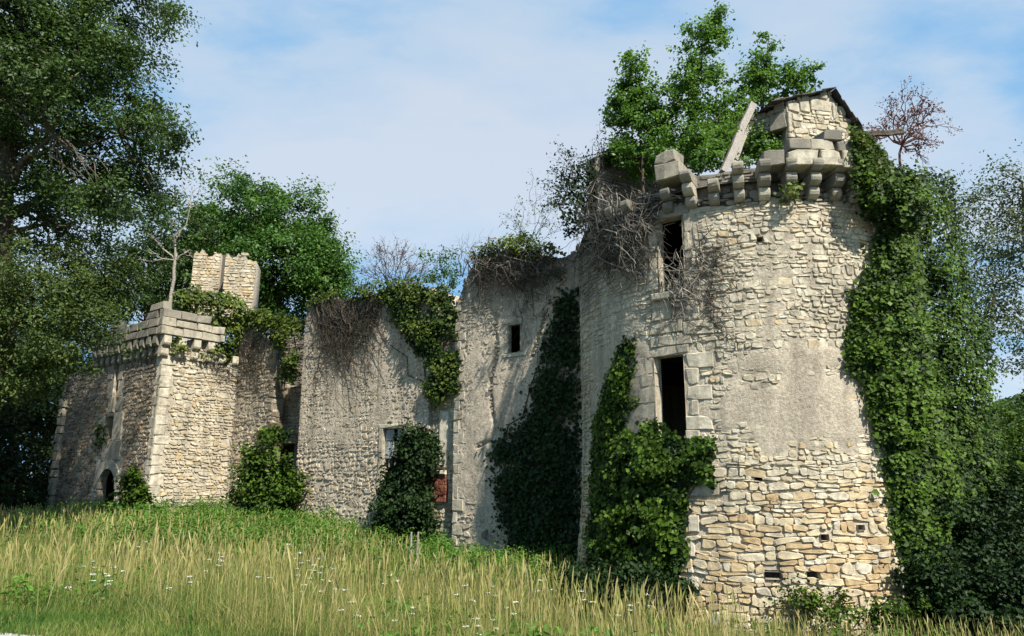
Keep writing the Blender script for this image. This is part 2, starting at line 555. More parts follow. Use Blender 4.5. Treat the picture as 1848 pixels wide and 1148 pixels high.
def rubble(w, s0, s1, z0, z1, size, top, mask, blocked, tone, stain_shade, rings=2, seed=1, proud=(0.012, 0.04), skip=0.01, gap=0.009, irr=0.5, island=0.0):
    """coursed rubble: a list of stones dict(v, f, tone, stain, px)"""
    rnd = random.Random(seed)
    res = []
    z = z0; k = 0
    rows = []
    while z < z1:
        _, hh = size((s0 + s1) / 2, z)
        h = hh * rnd.choice((0.6, 0.75, 0.9, 1.0, 1.15, 1.45))
        rows.append((z, z + h)); z += h
    wob = lambda s, i: (0.04 + .04 * irr) * nz(s * 0.8, i * 1.7 + seed, 1.5) + (0.02 + .05 * irr) * nz(s * 2.3, i * 5.1 + seed, 4.5)

    def put(sa, sb, fa, fb, h):
        sa = max(sa, s0 - .015); sb = min(sb, s1 + .015)
        ws, hs = sb - sa, fb((sa + sb) / 2) - fa((sa + sb) / 2)
        sm = (sa + sb) / 2; zm = (fa(sm) + fb(sm)) / 2
        if ws < 0.03 or hs < 0.03: return
        if zm > top(sm) + 0.03 or rnd.random() < skip: return
        if in_rects(sm, zm, blocked, 0.0): return
        for (a, b, c, d) in blocked:      # do not poke into an opening
            if sb > a and sa < b and fb(sm) > c and fa(sm) < d:
                if sm < a: sb = min(sb, a)
                elif sm > b: sa = max(sa, b)
        if sb - sa < 0.04: return
        m = mask(sm, zm)
        if m > 0.92: return
        g = gap * rnd.uniform(.5, 1.5)
        c = [(sa + g, fa(sa) + g), (sb - g, fa(sb) + g), (sb - g, fb(sb) - g), (sa + g, fb(sa) - g)]
        jc = .22 * irr * min(ws, hs)
        c = [(x_ + rnd.uniform(-jc, jc), y_ + rnd.uniform(-jc, jc)) for x_, y_ in c]
        rot = rnd.gauss(0, .07 * irr) if ws < .5 else 0.0
        shr = 1.0 - rnd.random() * island
        dy_ = rnd.uniform(-.14, .14) * irr * hs
        cr_, sr_ = math.cos(rot), math.sin(rot)
        c = [(sm + ((x_ - sm) * cr_ - (y_ - zm) * sr_) * shr, zm + dy_ + ((x_ - sm) * sr_ + (y_ - zm) * cr_) * shr) for x_, y_ in c]
        pts = []
        for i in range(4):
            p = c[i]; pr = c[i - 1]; nx = c[(i + 1) % 4]
            q = rnd.uniform(.05, .26 + .14 * irr); q2 = rnd.uniform(.05, .26 + .14 * irr)
            j = 0.10 * min(ws, hs)
            pts.append((p[0] + (pr[0] - p[0]) * q + rnd.uniform(-j, j) * .5, p[1] + (pr[1] - p[1]) * q + rnd.uniform(-j, j) * .5))
            pts.append((p[0] + (nx[0] - p[0]) * q2 + rnd.uniform(-j, j) * .5, p[1] + (nx[1] - p[1]) * q2 + rnd.uniform(-j, j) * .5))
        pz = rnd.uniform(*proud)
        V, Fc = stone_solid(w, pts, pz, rings, rnd, min(0.0, proud[0]))
        P = w.P(sm, zm, 0)
        D = math.sqrt(P[0] ** 2 + P[1] ** 2 + P[2] ** 2)
        nn = w.norm(sm, zm)
        cosv = max(0.0, -(P[0] * nn[0] + P[1] * nn[1]) / D)
        px = math.sqrt(ws * hs * cosv) * F / D
        if m > 0.75: px *= 0.6
        res.append(dict(v=V, f=Fc, tone=tone(sm, zm, rnd), stain_shade=stain_shade(sm, zm), px=px))

    for i, (za, zb) in enumerate(rows):
        fa = lambda s, i=i, za=za: za + wob(s, i)
        fb = lambda s, i=i, zb=zb: zb + wob(s, i + 1)
        h = zb - za
        s = s0 + rnd.uniform(-0.2, 0)
        while s < s1:
            ww, _ = size(s, za)
            wd = ww * rnd.choice((0.45, 0.6, 0.8, 1.0, 1.0, 1.25, 1.7))
            if h > 0.17 and rnd.random() < 0.35 or h > 0.24 and rnd.random() < .4:
                q = rnd.uniform(.35, .65)
                fm = lambda t, fa=fa, fb=fb, q=q: fa(t) + (fb(t) - fa(t)) * q
                x = s + wd * rnd.uniform(.35, .65)
                if rnd.random() < .5:
                    put(s, x, fa, fm, h); put(x, s + wd, fa, fm, h); put(s, s + wd, fm, fb, h)
                else:
                    put(s, s + wd, fa, fm, h); put(s, x, fm, fb, h); put(x, s + wd, fm, fb, h)
            else:
                put(s, s + wd, fa, fb, h)
            s += wd
    return res


def flush_stones(res, parent, mat, limit=300, minpx=9.0, name='stone'):
    res.sort(key=lambda r: -r['px'])
    rest = MB()
    n = 0
    for r in res:
        if n < limit and r['px'] >= minpx:
            mb = MB(); mb.add(r['v'], r['f'], r['tone'], r['stain_shade'])
            mb.build(name, mat, parent); n += 1
        else:
            rest.add(r['v'], r['f'], r['tone'], r['stain_shade'])
    if rest.v:
        o = rest.build('rubble_facing', mat, parent)
        o['kind'] = 'stuff'


def block(w, s0, s1, z0, z1, h0, h1, mat, parent, name, tone=0.5, stain_shade=0.0, bev=0.018, jit=0.006, nseg=1, build=True, rnd=random):
    """a dressed block set in wall coordinates, chamfered front"""
    mb = MB()
    V = []
    jj = lambda: rnd.uniform(-jit, jit)
    loop = [(s0, z0)] + [(s0 + (s1 - s0) * i / nseg, z0) for i in range(1, nseg)] + [(s1, z0), (s1, z1)] + \
           [(s1 + (s0 - s1) * i / nseg, z1) for i in range(1, nseg)] + [(s0, z1)]
    loop = [(a + jj(), b + jj()) for a, b in loop]
    cs, cz = (s0 + s1) / 2, (z0 + z1) / 2
    n = len(loop)
    chip = {}
    if bev >= .012 and min(s1 - s0, z1 - z0) > .12:
        for ci in (0, nseg, nseg + 1, n - 1):
            if rnd.random() < .45: chip[ci] = (rnd.uniform(.02, .075), rnd.uniform(.02, .06))
    def ring(ins, h):
        for a, b in loop:
            aa = a + (ins if a < cs - 1e-6 and abs(a - s0) < .03 else -ins if abs(a - s1) < .03 else 0)
            bb = b + (ins if b < cz else -ins)
            ii = len(V) % n
            if h > h0 + 1e-6 and ii in chip:
                ca, cb_ = chip[ii]
                aa += (ca if aa < cs else -ca) * .8; bb += (cb_ if bb < cz else -cb_) * .8
                V.append(w.P(aa, bb, h - ca * .4)); continue
            V.append(w.P(aa, bb, h + (jj() * .8 if ins else 0)))
    ring(0, h0); ring(0, h1 - bev); ring(bev, h1)
    Fc = []
    for k in range(2):
        for i in range(n):
            j = (i + 1) % n
            Fc.append((k * n + i, k * n + j, (k + 1) * n + j, (k + 1) * n + i))
    if nseg == 1:
        Fc.append(tuple(range(2 * n, 3 * n)))
        Fc.append(tuple(reversed(range(0, n))))
    else:
        for b, fl in ((2 * n, 0), (0, 1)):
            for i in range(nseg):
                q = (b + i, b + i + 1, b + n - 2 - i, b + n - 1 - i)
                Fc.append(tuple(reversed(q)) if fl else q)
    mb.add(V, Fc, tone, stain_shade)
    if not build: return mb
    return mb.build(name, mat, parent)


def recess(w, rect, depth, mat, parent, name='window_opening', back=True, nseg=1):
    """reveals of an opening (four sides, and a back when the wall is not hollow)"""
    a, b, c, d = rect
    mb = MB()
    P = w.P
    o = 0.02
    for q in (((a, c, o), (a, c, -depth), (a, d, -depth), (a, d, o)), ((b, c, -depth), (b, c, o), (b, d, o), (b, d, -depth)),
              ((a, c, o), (b, c, o), (b, c, -depth), (a, c, -depth)), ((a, d, -depth), (b, d, -depth), (b, d, o), (a, d, o))):
        mb.add([P(*t) for t in q], [(0, 1, 2, 3)], random.uniform(.3, .7), 0.2)
    if back:
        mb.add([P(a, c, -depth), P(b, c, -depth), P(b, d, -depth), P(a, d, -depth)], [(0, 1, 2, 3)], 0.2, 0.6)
    return mb.build(name, mat, parent)


# ------------------------------------------------------------------ tubes and leaves
def tubes(paths, sides=5):
    """paths: list of (pts (n,3), radii (n,)) -> V, F quads"""
    Vs, Fs = [], []
    base = 0
    ang = np.linspace(0, 2 * np.pi, sides, endpoint=False)
    ca, sa = np.cos(ang), np.sin(ang)
    for pts, rad in paths:
        pts = np.asarray(pts, float); n = len(pts)
        rad = np.broadcast_to(np.asarray(rad, float), (n,))
        t = np.gradient(pts, axis=0)
        t /= np.linalg.norm(t, axis=1, keepdims=True) + 1e-9
        ref = np.array([0.31, 0.17, 0.93]) if abs(t[0] @ np.array([0.31, 0.17, 0.93])) < 0.9 else np.array([1.0, 0.1, 0.0])
        a = np.cross(t, ref); a /= np.linalg.norm(a, axis=1, keepdims=True) + 1e-9
        b = np.cross(t, a)
        ring = pts[:, None, :] + rad[:, None, None] * (a[:, None, :] * ca[None, :, None] + b[:, None, :] * sa[None, :, None])
        Vs.append(ring.reshape(-1, 3))
        i = np.arange(n - 1)[:, None] * sides; j = np.arange(sides)[None, :]; j2 = (j + 1) % sides
        q = np.stack([i + j, i + j2, i + sides + j2, i + sides + j], -1).reshape(-1, 4) + base
        Fs.append(q)
        base += n * sides
    return np.vstack(Vs), np.vstack(Fs)


def tube_obj(name, paths, mat, parent=None, sides=5):
    V, Fa = tubes(paths, sides)
    me = np_mesh(name, V, Fa, {'tone': np.full(len(Fa), .5), 'stain_shade': np.zeros(len(Fa))}, smooth=True)
    return link(name, me, mat, parent)


def unit(a):
    return a / (np.linalg.norm(a, axis=-1, keepdims=True) + 1e-9)


def leaf_mesh(name, pos, nrm, size, tone, aspect=0.62, fold=0.25, droop=0.5):
    """pos (n,3), nrm (n,3) leaf normals, size (n,) -> folded four-cornered leaves, two triangles each"""
    n = len(pos)
    nrm = unit(nrm)
    r = rng.normal(size=(n, 3)); r[:, 2] -= droop
    t = unit(r - (r * nrm).sum(1, keepdims=True) * nrm)
    b = np.cross(nrm, t)
    L = size[:, None]
    p0 = pos - t * L * 0.5
    p2 = pos + t * L * 0.5
    k = (rng.uniform(-.08, .12, n))[:, None]
    lift = nrm * L * fold * rng.uniform(.2, 1, n)[:, None]
    p1 = pos + t * L * k + b * L * aspect * .5 + lift
    p3 = pos + t * L * k - b * L * aspect * .5 + lift
    V = np.stack([p0, p1, p2, p3], 1).reshape(-1, 3)
    i = np.arange(n)[:, None] * 4
    Fa = np.stack([i + [0, 2, 1], i + [0, 3, 2]], 1).reshape(-1, 3)
    return np_mesh(name, V, Fa, {'tone': np.repeat(np.clip(tone, 0, 1), 2)})


def crown_pts(blobs, n_clumps, per, clump_r, shell=0.45, flat=0.75, outw=0.5, up=0.55, jit=.2):
    """blobs: (cx,cy,cz,rx,ry,rz). leaf positions, normals, tones and clump centres"""
    B = np.array(blobs, float)
    wgt = (B[:, 3] * B[:, 5]); wgt = wgt / wgt.sum()
    idx = rng.choice(len(B), n_clumps, p=wgt)
    d = unit(rng.normal(size=(n_clumps, 3)))
    rad = (shell ** 3 + (1 - shell ** 3) * rng.random(n_clumps)) ** (1 / 3)
    cc = B[idx, :3] + (d * rad[:, None] + rng.normal(size=d.shape) * jit) * B[idx, 3:]
    ct = rng.normal(0, .17, n_clumps)
    cr = clump_r * rng.uniform(.6, 1.35, n_clumps)
    k = np.repeat(np.arange(n_clumps), per)
    # each clump is a spray: an elongated cluster reaching outwards
    axis = unit(d + rng.normal(size=(n_clumps, 3)) * .5 + np.array([0, 0, -.1]))
    g = rng.normal(size=(len(k), 3)) * .42
    g[:, 2] *= flat
    pos = cc[k] + (g + axis[k] * rng.normal(0, .5, len(k))[:, None]) * cr[k][:, None]
    out = unit(pos - B[idx[k], :3])
    nrm = rng.normal(size=(len(k), 3)) * .55 + out * outw + np.array([0, 0, up])
    tone = np.clip(.45 + ct[k] + rng.normal(0, .16, len(k)), 0, 1)
    return pos, nrm, tone, cc, cr


def limb(a, b, n=6, wob=0.06, sag=0.0):
    a = np.asarray(a, float); b = np.asarray(b, float)
    t = np.linspace(0, 1, n)[:, None]
    L = np.linalg.norm(b - a)
    p = a + (b - a) * t
    w_ = rng.normal(size=(n, 3)) * wob * L * np.sin(np.pi * t)
    p = p + w_
    p[:, 2] += (np.sin(np.pi * t[:, 0]) * sag * L)
    return p


def px_blobs(lst, Y, dy=0.8, squash=1.0):
    """(u, v, ru, rv[, dY]) in photograph pixels at distance Y -> world ellipsoids"""
    res = []
    for b in lst:
        u, v, ru, rv = b[:4]
        off = b[4] if len(b) > 4 else 0.0
        yy = Y + off
        c = at(u, v, yy)
        k = math.sqrt(c @ c) / F
        res.append((c[0], c[1], c[2], ru * k, max(ru, rv) * k * dy, rv * k))
    return res


def tree(name, label, cat, trunk, blobs, leafmat, barkmat, n_clumps, per, clump_r, leaf, aspect=.55, r0=.2, limbs=40, group=None,
         shell=.45, tw=0.012, droop=.5, up=.55, twigs=0, jit=.2):
    """trunk: world points from the ground up"""
    trunk = np.asarray(trunk, float)
    root = empty(name, tuple(trunk[0]), label, cat, group)
    pos, nrm, tone, cc, cr = crown_pts(blobs, n_clumps, per, clump_r, shell, up=up, jit=jit)
    me = leaf_mesh('crown', pos, nrm, leaf * rng.uniform(.6, 1.25, len(pos)), tone, aspect, droop=droop)
    link('crown', me, leafmat, root)
    # trunk, resampled
    seg = np.linspace(0, 1, 4 * len(trunk))
    cum = np.linspace(0, 1, len(trunk))
    tp = np.stack([np.interp(seg, cum, trunk[:, i]) for i in range(3)], 1)
    tp[1:-1] += rng.normal(size=(len(tp) - 2, 3)) * r0 * .12
    rad = r0 * (1 - .82 * seg)
    rad[0] *= 1.35
    tube_obj('trunk', [(tp, rad)], barkmat, root, 9)
    paths = []
    sel = rng.choice(len(cc), min(limbs, len(cc)), replace=False)
    mains = []
    for q, i in enumerate(sel):
        c = cc[i]
        cand = np.where(tp[:, 2] < c[2] - .1)[0]
        if len(cand) == 0: cand = np.array([1])
        j = cand[np.argmin(np.linalg.norm(tp[cand] - c, axis=1) + .35 * np.abs(tp[cand, 2] - (c[2] - .45 * np.linalg.norm((tp[cand] - c)[:, :2], axis=1))))]
        start = tp[j]; rs = rad[j] * .45
        if mains and q > 8:
            ends = np.array([m_[0][len(m_[0]) // 2 + 1] for m_ in mains])
            dd = np.linalg.norm(ends - c, axis=1)
            e = int(np.argmin(dd))
            if dd[e] < np.linalg.norm(start - c) * .8:
                start = ends[e]; rs = mains[e][1][len(mains[e][1]) // 2 + 1]
        p = limb(start, c, 7, .05, .06)
        rr = np.linspace(max(rs, tw * 1.5), tw * .6, 7)
        paths.append((p, rr))
        if q <= 24: mains.append((p, rr))
    if paths:
        tube_obj('branches', paths, barkmat, root, 5)
    return root


def twig_spray(base, tips, r, depth=2, spread=.35, n=3):
    paths = []
    def grow(a, b, rr, k):
        p = limb(a, b, 5, .07)
        paths.append((p, np.linspace(rr, rr * .45, 5)))
        if k == 0: return
        for _ in range(n):
            s = p[rng.integers(2, 5)]
            L = np.linalg.norm(b - a) * rng.uniform(.3, .6)
            dirn = unit((b - a) / (np.linalg.norm(b - a) + 1e-9) + rng.normal(size=3) * spread * 2)
            grow(s, s + dirn * L, rr * .55, k - 1)
    for t in tips:
        grow(np.asarray(base, float), np.asarray(t, float), r, depth)
    return paths


def poly_sample(poly, n):
    P = np.array(poly, float)
    lo, hi = P.min(0), P.max(0)
    out = []
    tot = 0
    while tot < n:
        q = lo + rng.random((n * 2, 2)) * (hi - lo)
        ins = np.zeros(len(q), bool)
        j = len(P) - 1
        for i in range(len(P)):
            c = ((P[i, 1] > q[:, 1]) != (P[j, 1] > q[:, 1])) & (q[:, 0] < (P[j, 0] - P[i, 0]) * (q[:, 1] - P[i, 1]) / (P[j, 1] - P[i, 1] + 1e-9) + P[i, 0])
            ins ^= c; j = i
        q = q[ins]; out.append(q); tot += len(q)
    return np.vstack(out)[:n]


def poly_edge(poly, q):
    P = np.array(poly, float)
    best = np.full(len(q), 1e9)
    for i in range(len(P)):
        a, b = P[i], P[(i + 1) % len(P)]
        d = b - a
        t = np.clip(((q - a) @ d) / (d @ d + 1e-9), 0, 1)
        best = np.minimum(best, np.linalg.norm(q - a - t[:, None] * d, axis=1))
    return best


def vnoise(x, y, s, o=0.0):
    return np.array([mnoise.noise(Vector((a * s, b * s, o))) for a, b in zip(x, y)])


def ivy(name, label, cat, poly, w, n, thick, leaf, mat, edge=25.0, stems=8, group=None, jitter=9.0, base_h=0.03, up=.35, mat_stem=None, out=1.0, lump=.02, z0=None, gap=0.0, inner=0):
    q = poly_sample(poly, n)
    if gap:
        g_ = vnoise(q[:, 0], q[:, 1], .028, 9.1) + .5 * vnoise(q[:, 0], q[:, 1], .075, 4.1)
        q = q[g_ > rng.normal(gap - .35, .10, n)]
        n = len(q)
    ed = poly_edge(poly, q)
    s, z = w.hit(q[:, 0] + rng.normal(0, jitter * .5, n), q[:, 1] + rng.normal(0, jitter * .5, n))
    lum = .65 + .75 * vnoise(q[:, 0], q[:, 1], lump, 2.2)
    bul = np.clip(ed / edge, 0.05, 1) ** .7 * np.clip(lum, .12, 1.5)
    h = base_h + thick * bul * (rng.random(n) ** .6)
    pos, nn = w.pos(s, z, h)
    nrm = nn * out + rng.normal(size=(n, 3)) * .5 + np.array([0, 0, up])
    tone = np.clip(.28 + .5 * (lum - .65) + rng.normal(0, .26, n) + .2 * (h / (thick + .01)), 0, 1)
    zb = pos[:, 2].min() if z0 is None else z0
    k = int(np.argmin(pos[:, 2]))
    root = empty(name, (float(pos[k, 0]), float(pos[k, 1]), float(zb)), label, cat, group)
    link('leaves', leaf_mesh('leaves', pos, nrm, leaf * np.clip(rng.lognormal(-.08, .32, n), .4, 1.9), tone, .85, .2, .6), mat, root)
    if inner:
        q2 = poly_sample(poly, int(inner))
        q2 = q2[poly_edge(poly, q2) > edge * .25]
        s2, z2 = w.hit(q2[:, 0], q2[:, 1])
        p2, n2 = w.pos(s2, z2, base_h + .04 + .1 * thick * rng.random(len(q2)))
        link('inner_leaves', leaf_mesh('inner_leaves', p2, n2 * 1.2 + rng.normal(size=n2.shape) * .4, leaf * rng.uniform(.8, 1.4, len(q2)), rng.random(len(q2)) * .6, .9), M_ivyd, root)  # dark backing leaves, standing in for shade in the gaps
    paths = []
    P = np.array(poly, float)
    for _ in range(stems):
        a = poly_sample(poly, 1)[0]; b = poly_sample(poly, 1)[0]
        if a[1] < b[1]: a, b = b, a
        tt = np.linspace(0, 1, 9)[:, None]
        c = a + (b - a) * tt + rng.normal(0, 6, (9, 2))
        ss_, zz_ = w.hit(c[:, 0], c[:, 1])
        pp, _ = w.pos(ss_, zz_, .04)
        paths.append((pp, np.linspace(.022, .008, 9)))
    if paths:
        tube_obj('stems', paths, mat_stem or M_bark, root, 5)
    return root


def vines(name, label, w, starts, ends, n, r=(.006, .02), mat=None, wob=14.0, h=(.02, .2), branch=2, group=None, cat='dead vine', avoid=None):
    """bare climbing stems over a wall, from a start region to an end region (pixel rectangles)"""
    paths = []
    for i in range(n):
        a = np.array([rng.uniform(starts[0], starts[1]), rng.uniform(starts[2], starts[3])])
        b = np.array([rng.uniform(ends[0], ends[1]), rng.uniform(ends[2], ends[3])])
        k = rng.uniform(.35, 1.0)
        b = a + (b - a) * k
        m = 12
        t = np.linspace(0, 1, m)[:, None]
        walk = np.cumsum(rng.normal(0, 1, (m, 2)), 0); walk -= walk[0] + (walk[-1] - walk[0]) * t
        c = a + (b - a) * t + walk * wob * .33
        if avoid is not None:
            inn = (c[:, 0] > avoid[0]) & (c[:, 0] < avoid[1]) & (c[:, 1] > avoid[2]) & (c[:, 1] < avoid[3])
            if inn.sum() >= 1 and rng.random() < .9: continue
        hh = np.linspace(rng.uniform(*h), rng.uniform(*h), m) + np.abs(rng.normal(0, .015, m))
        s, z = w.hit(c[:, 0], c[:, 1])
        p, _ = w.pos(s, z, hh)
        rr = rng.uniform(*r) * (2.2 if i % 9 == 0 else 1.0)
        paths.append((p, np.linspace(rr, rr * .3, m)))
        for _ in range(branch):
            j = rng.integers(2, m - 2)
            e = c[j] + rng.normal(0, 1, 2) * np.array([28, 22]) + np.array([0, 6])
            cc = c[j] + (e - c[j]) * np.linspace(0, 1, 6)[:, None] + rng.normal(0, 2.0, (6, 2)) * np.linspace(0, 1, 6)[:, None]
            s, z = w.hit(cc[:, 0], cc[:, 1])
            p, _ = w.pos(s, z, np.linspace(hh[j], hh[j] + rng.uniform(-.01, .12), 6))
            paths.append((p, np.linspace(rr * .6, rr * .25, 6)))
    V, Fa = tubes(paths, 4)
    me = np_mesh(name, V, Fa, None, smooth=True)
    o = link(name, me, mat or M_vine)
    return tag(o, label, cat, group)


# ------------------------------------------------------------------ terrain
CTRL = np.array([
    (-5.6, 8.2, -1.62), (0, 6.2, -1.62), (8, 3.4, -1.66), (-14, 11, -1.58), (0, 0, -1.6), (-8, 0, -1.6), (8, -3, -1.65),
    (4.3, 14.3, -3.08), (8.2, 15.6, -3.15), (4, 10, -2.62), (0, 10, -2.32), (2, 13, -2.85), (-5, 11, -1.85), (0.3, 21, -2.75), (-3.5, 22.5, -2.35), (-7, 25.3, -1.85),
    (-9.5, 27, -1.75), (-12.6, 25.6, -1.62), (-20, 32, -1.75), (-10, 20, -1.75), (-5, 17.5, -2.1), (0, 15, -2.55), (12, 14, -3.15),
    (15, 20, -3.1), (12, 8, -2.75), (25, 25, -3), (-25, 20, -1.7), (-30, 45, -1.8), (0, 50, -2.2), (30, 50, -3), (-60, 80, -2), (60, 80, -3), (0, 110, -2.5),
    (40, 0, -2.2), (-40, 0, -1.6), (0, -30, -1.6)])


def ground_z(x, y):
    x = np.atleast_1d(np.asarray(x, float)); y = np.atleast_1d(np.asarray(y, float))
    d2 = (x[:, None] - CTRL[None, :, 0]) ** 2 + (y[:, None] - CTRL[None, :, 1]) ** 2 + 1.2
    wt = d2 ** -1.6
    return (wt * CTRL[None, :, 2]).sum(1) / wt.sum(1)


RD = np.array([1.0, -0.375]); RD /= np.linalg.norm(RD)     # direction of the road edge
RE = np.array([-5.1, 8.1])
RN = np.array([-RD[1], RD[0]])                              # from the road into the meadow


def road_dist(x, y):
    return (x - RE[0]) * RN[0] + (y - RE[1]) * RN[1] + .12 * np.sin(x * 1.7) + .07 * np.sin(x * 4.1 + 1)


def soil_material():
    m, t = new_mat('meadow soil')
    L = t.links.new
    out = N(t, 'ShaderNodeOutputMaterial'); bs = N(t, 'ShaderNodeBsdfPrincipled')
    bs.inputs['Roughness'].default_value = 1.0; bs.inputs['Specular IOR Level'].default_value = 0.05
    g = N(t, 'ShaderNodeNewGeometry')
    n = N(t, 'ShaderNodeTexNoise'); n.inputs['Scale'].default_value = 3.0; n.inputs['Detail'].default_value = 8
    n.inputs['Roughness'].default_value = .7
    L(g.outputs['Position'], n.inputs['Vector'])
    r = ramp(t, [(.3, (.035, .045, .015)), (.55, (.08, .085, .03)), (.75, (.14, .12, .05))])
    L(n.outputs['Fac'], r.inputs[0]); L(r.outputs[0], bs.inputs['Base Color'])
    L(bs.outputs[0], out.inputs[0])
    return m


def road_material():
    m, t = new_mat('pale gravel')
    L = t.links.new
    out = N(t, 'ShaderNodeOutputMaterial'); bs = N(t, 'ShaderNodeBsdfPrincipled')
    bs.inputs['Roughness'].default_value = .95; bs.inputs['Specular IOR Level'].default_value = 0.1
    g = N(t, 'ShaderNodeNewGeometry')
    n = N(t, 'ShaderNodeTexNoise'); n.inputs['Scale'].default_value = 40.0; n.inputs['Detail'].default_value = 6
    L(g.outputs['Position'], n.inputs['Vector'])
    r = ramp(t, [(.3, (.22, .205, .18)), (.7, (.48, .46, .42))])
    L(n.outputs['Fac'], r.inputs[0]); L(r.outputs[0], bs.inputs['Base Color'])
    bu = N(t, 'ShaderNodeBump'); bu.inputs['Strength'].default_value = .8; bu.inputs['Distance'].default_value = .02
    L(n.outputs['Fac'], bu.inputs['Height']); L(bu.outputs[0], bs.inputs['Normal'])
    L(bs.outputs[0], out.inputs[0])
    return m


def build_ground():
    xs = np.unique(np.concatenate([np.linspace(-700, -60, 14), np.linspace(-60, -26, 12), np.linspace(-26, 26, 105), np.linspace(26, 60, 12), np.linspace(60, 700, 14)]))
    ys = np.unique(np.concatenate([np.linspace(-200, -12, 10), np.linspace(-12, 42, 109), np.linspace(42, 120, 16), np.linspace(120, 1200, 20)]))
    X, Y = np.meshgrid(xs, ys, indexing='ij')
    Z = ground_z(X.ravel(), Y.ravel()).reshape(X.shape)
    near = (np.abs(X) < 40) & (Y < 45)
    nn = np.array([mnoise.noise(Vector((a * .9, b * .9, 0))) for a, b in zip(X.ravel(), Y.ravel())]).reshape(X.shape)
    rdist = road_dist(X, Y)
    Z = Z + np.where(near & (rdist > .6), nn * .07, 0)
    V = np.stack([X, Y, Z], -1).reshape(-1, 3)
    a, b = X.shape
    i = (np.arange(a - 1)[:, None] * b + np.arange(b - 1)[None, :]).reshape(-1, 1)
    Fa = np.hstack([i, i + b, i + b + 1, i + 1])
    o = link('ground', np_mesh('ground', V, Fa, None, True), soil_material())
    tag(o, 'grassy ground falling away towards the round tower', None, None, 'structure')
    # road: a strip on the camera side of the edge line
    t = np.linspace(-30, 40, 281)
    rows = []
    for k in np.linspace(0, -5.2, 14):
        x = RE[0] + RD[0] * t + RN[0] * k; y = RE[1] + RD[1] * t + RN[1] * k
        if k == 0:
            dd = .12 * np.sin(x * 1.7) + .07 * np.sin(x * 4.1 + 1) + .05 * np.sin(x * 9.3)
            x = x - RN[0] * dd; y = y - RN[1] * dd
        rows.append(np.stack([x, y, ground_z(x, y) + (.03 if k < 0 else .0)], 1))
    V = np.stack(rows, 0); a, b = V.shape[:2]
    i = (np.arange(a - 1)[:, None] * b + np.arange(b - 1)[None, :]).reshape(-1, 1)
    Fa = np.hstack([i, i + b, i + b + 1, i + 1])
    o = link('road', np_mesh('road', V.reshape(-1, 3), Fa, None, True), road_material())
    tag(o, 'pale gravel lane along the edge of the meadow', None, None, 'structure')


build_ground()


def build_hill():
    # wooded ridge far beyond the tower
    u = np.linspace(900, 2300, 70)
    rows = []
    for k, (Yd, zf) in enumerate(((230, 0), (270, .45), (310, .8), (350, 1.0), (420, .6), (500, 0))):
        xs = (u - 924) / F * Yd * 1.02
        z = -3 + zf * (40 + 7 * np.sin(u * .006 + 1) + 3 * np.sin(u * .021))
        rows.append(np.stack([xs, np.full_like(xs, Yd), z], 1))
    V = np.stack(rows, 0); a, b = V.shape[:2]
    i = (np.arange(a - 1)[:, None] * b + np.arange(b - 1)[None, :]).reshape(-1, 1)
    Fa = np.hstack([i, i + 1, i + b + 1, i + b])
    o = link('hill', np_mesh('hill', V.reshape(-1, 3), Fa, {'tone': np.full(len(Fa), .3)}, True), M_leafdark)
    tag(o, 'far wooded hill on the right', None, None, 'structure')
    # canopy on it
    n = 1500
    uu = rng.uniform(1500, 2150, n); tt = rng.random(n) ** .8
    Yd = 230 + tt * 120
    zf = np.interp(Yd, (230, 270, 310, 350), (0, .45, .8, 1.0))
    x = (uu - 924) / F * Yd * 1.02
    z = -3 + zf * (40 + 7 * np.sin(uu * .006 + 1) + 3 * np.sin(uu * .021))
    c = np.stack([x, Yd, z + 2.0], 1)
    per = 26
    kk = np.repeat(np.arange(n), per)
    d = unit(rng.normal(size=(n * per, 3)))
    pos = c[kk] + d * np.array([3.6, 3.6, 3.6]) * rng.uniform(.6, 1, n * per)[:, None]
    me = leaf_mesh('woodland', pos, d + rng.normal(size=d.shape) * .35 + np.array([0, 0, .3]), rng.uniform(1.2, 2.6, n * per),
                   .5 + rng.normal(0, .15, n)[kk] + rng.normal(0, .12, n * per), .9)
    o = link('woodland', me, M_leafbig)
    tag(o, 'distant wood covering the hill on the right', 'woodland', None, 'stuff')


build_hill()

# ------------------------------------------------------------------ the round tower
RW = RoundWall()
tower = empty('round_tower', (TC[0], TC[1], -3.0), 'big round stone tower with a ring of corbels and a broken top', 'tower')


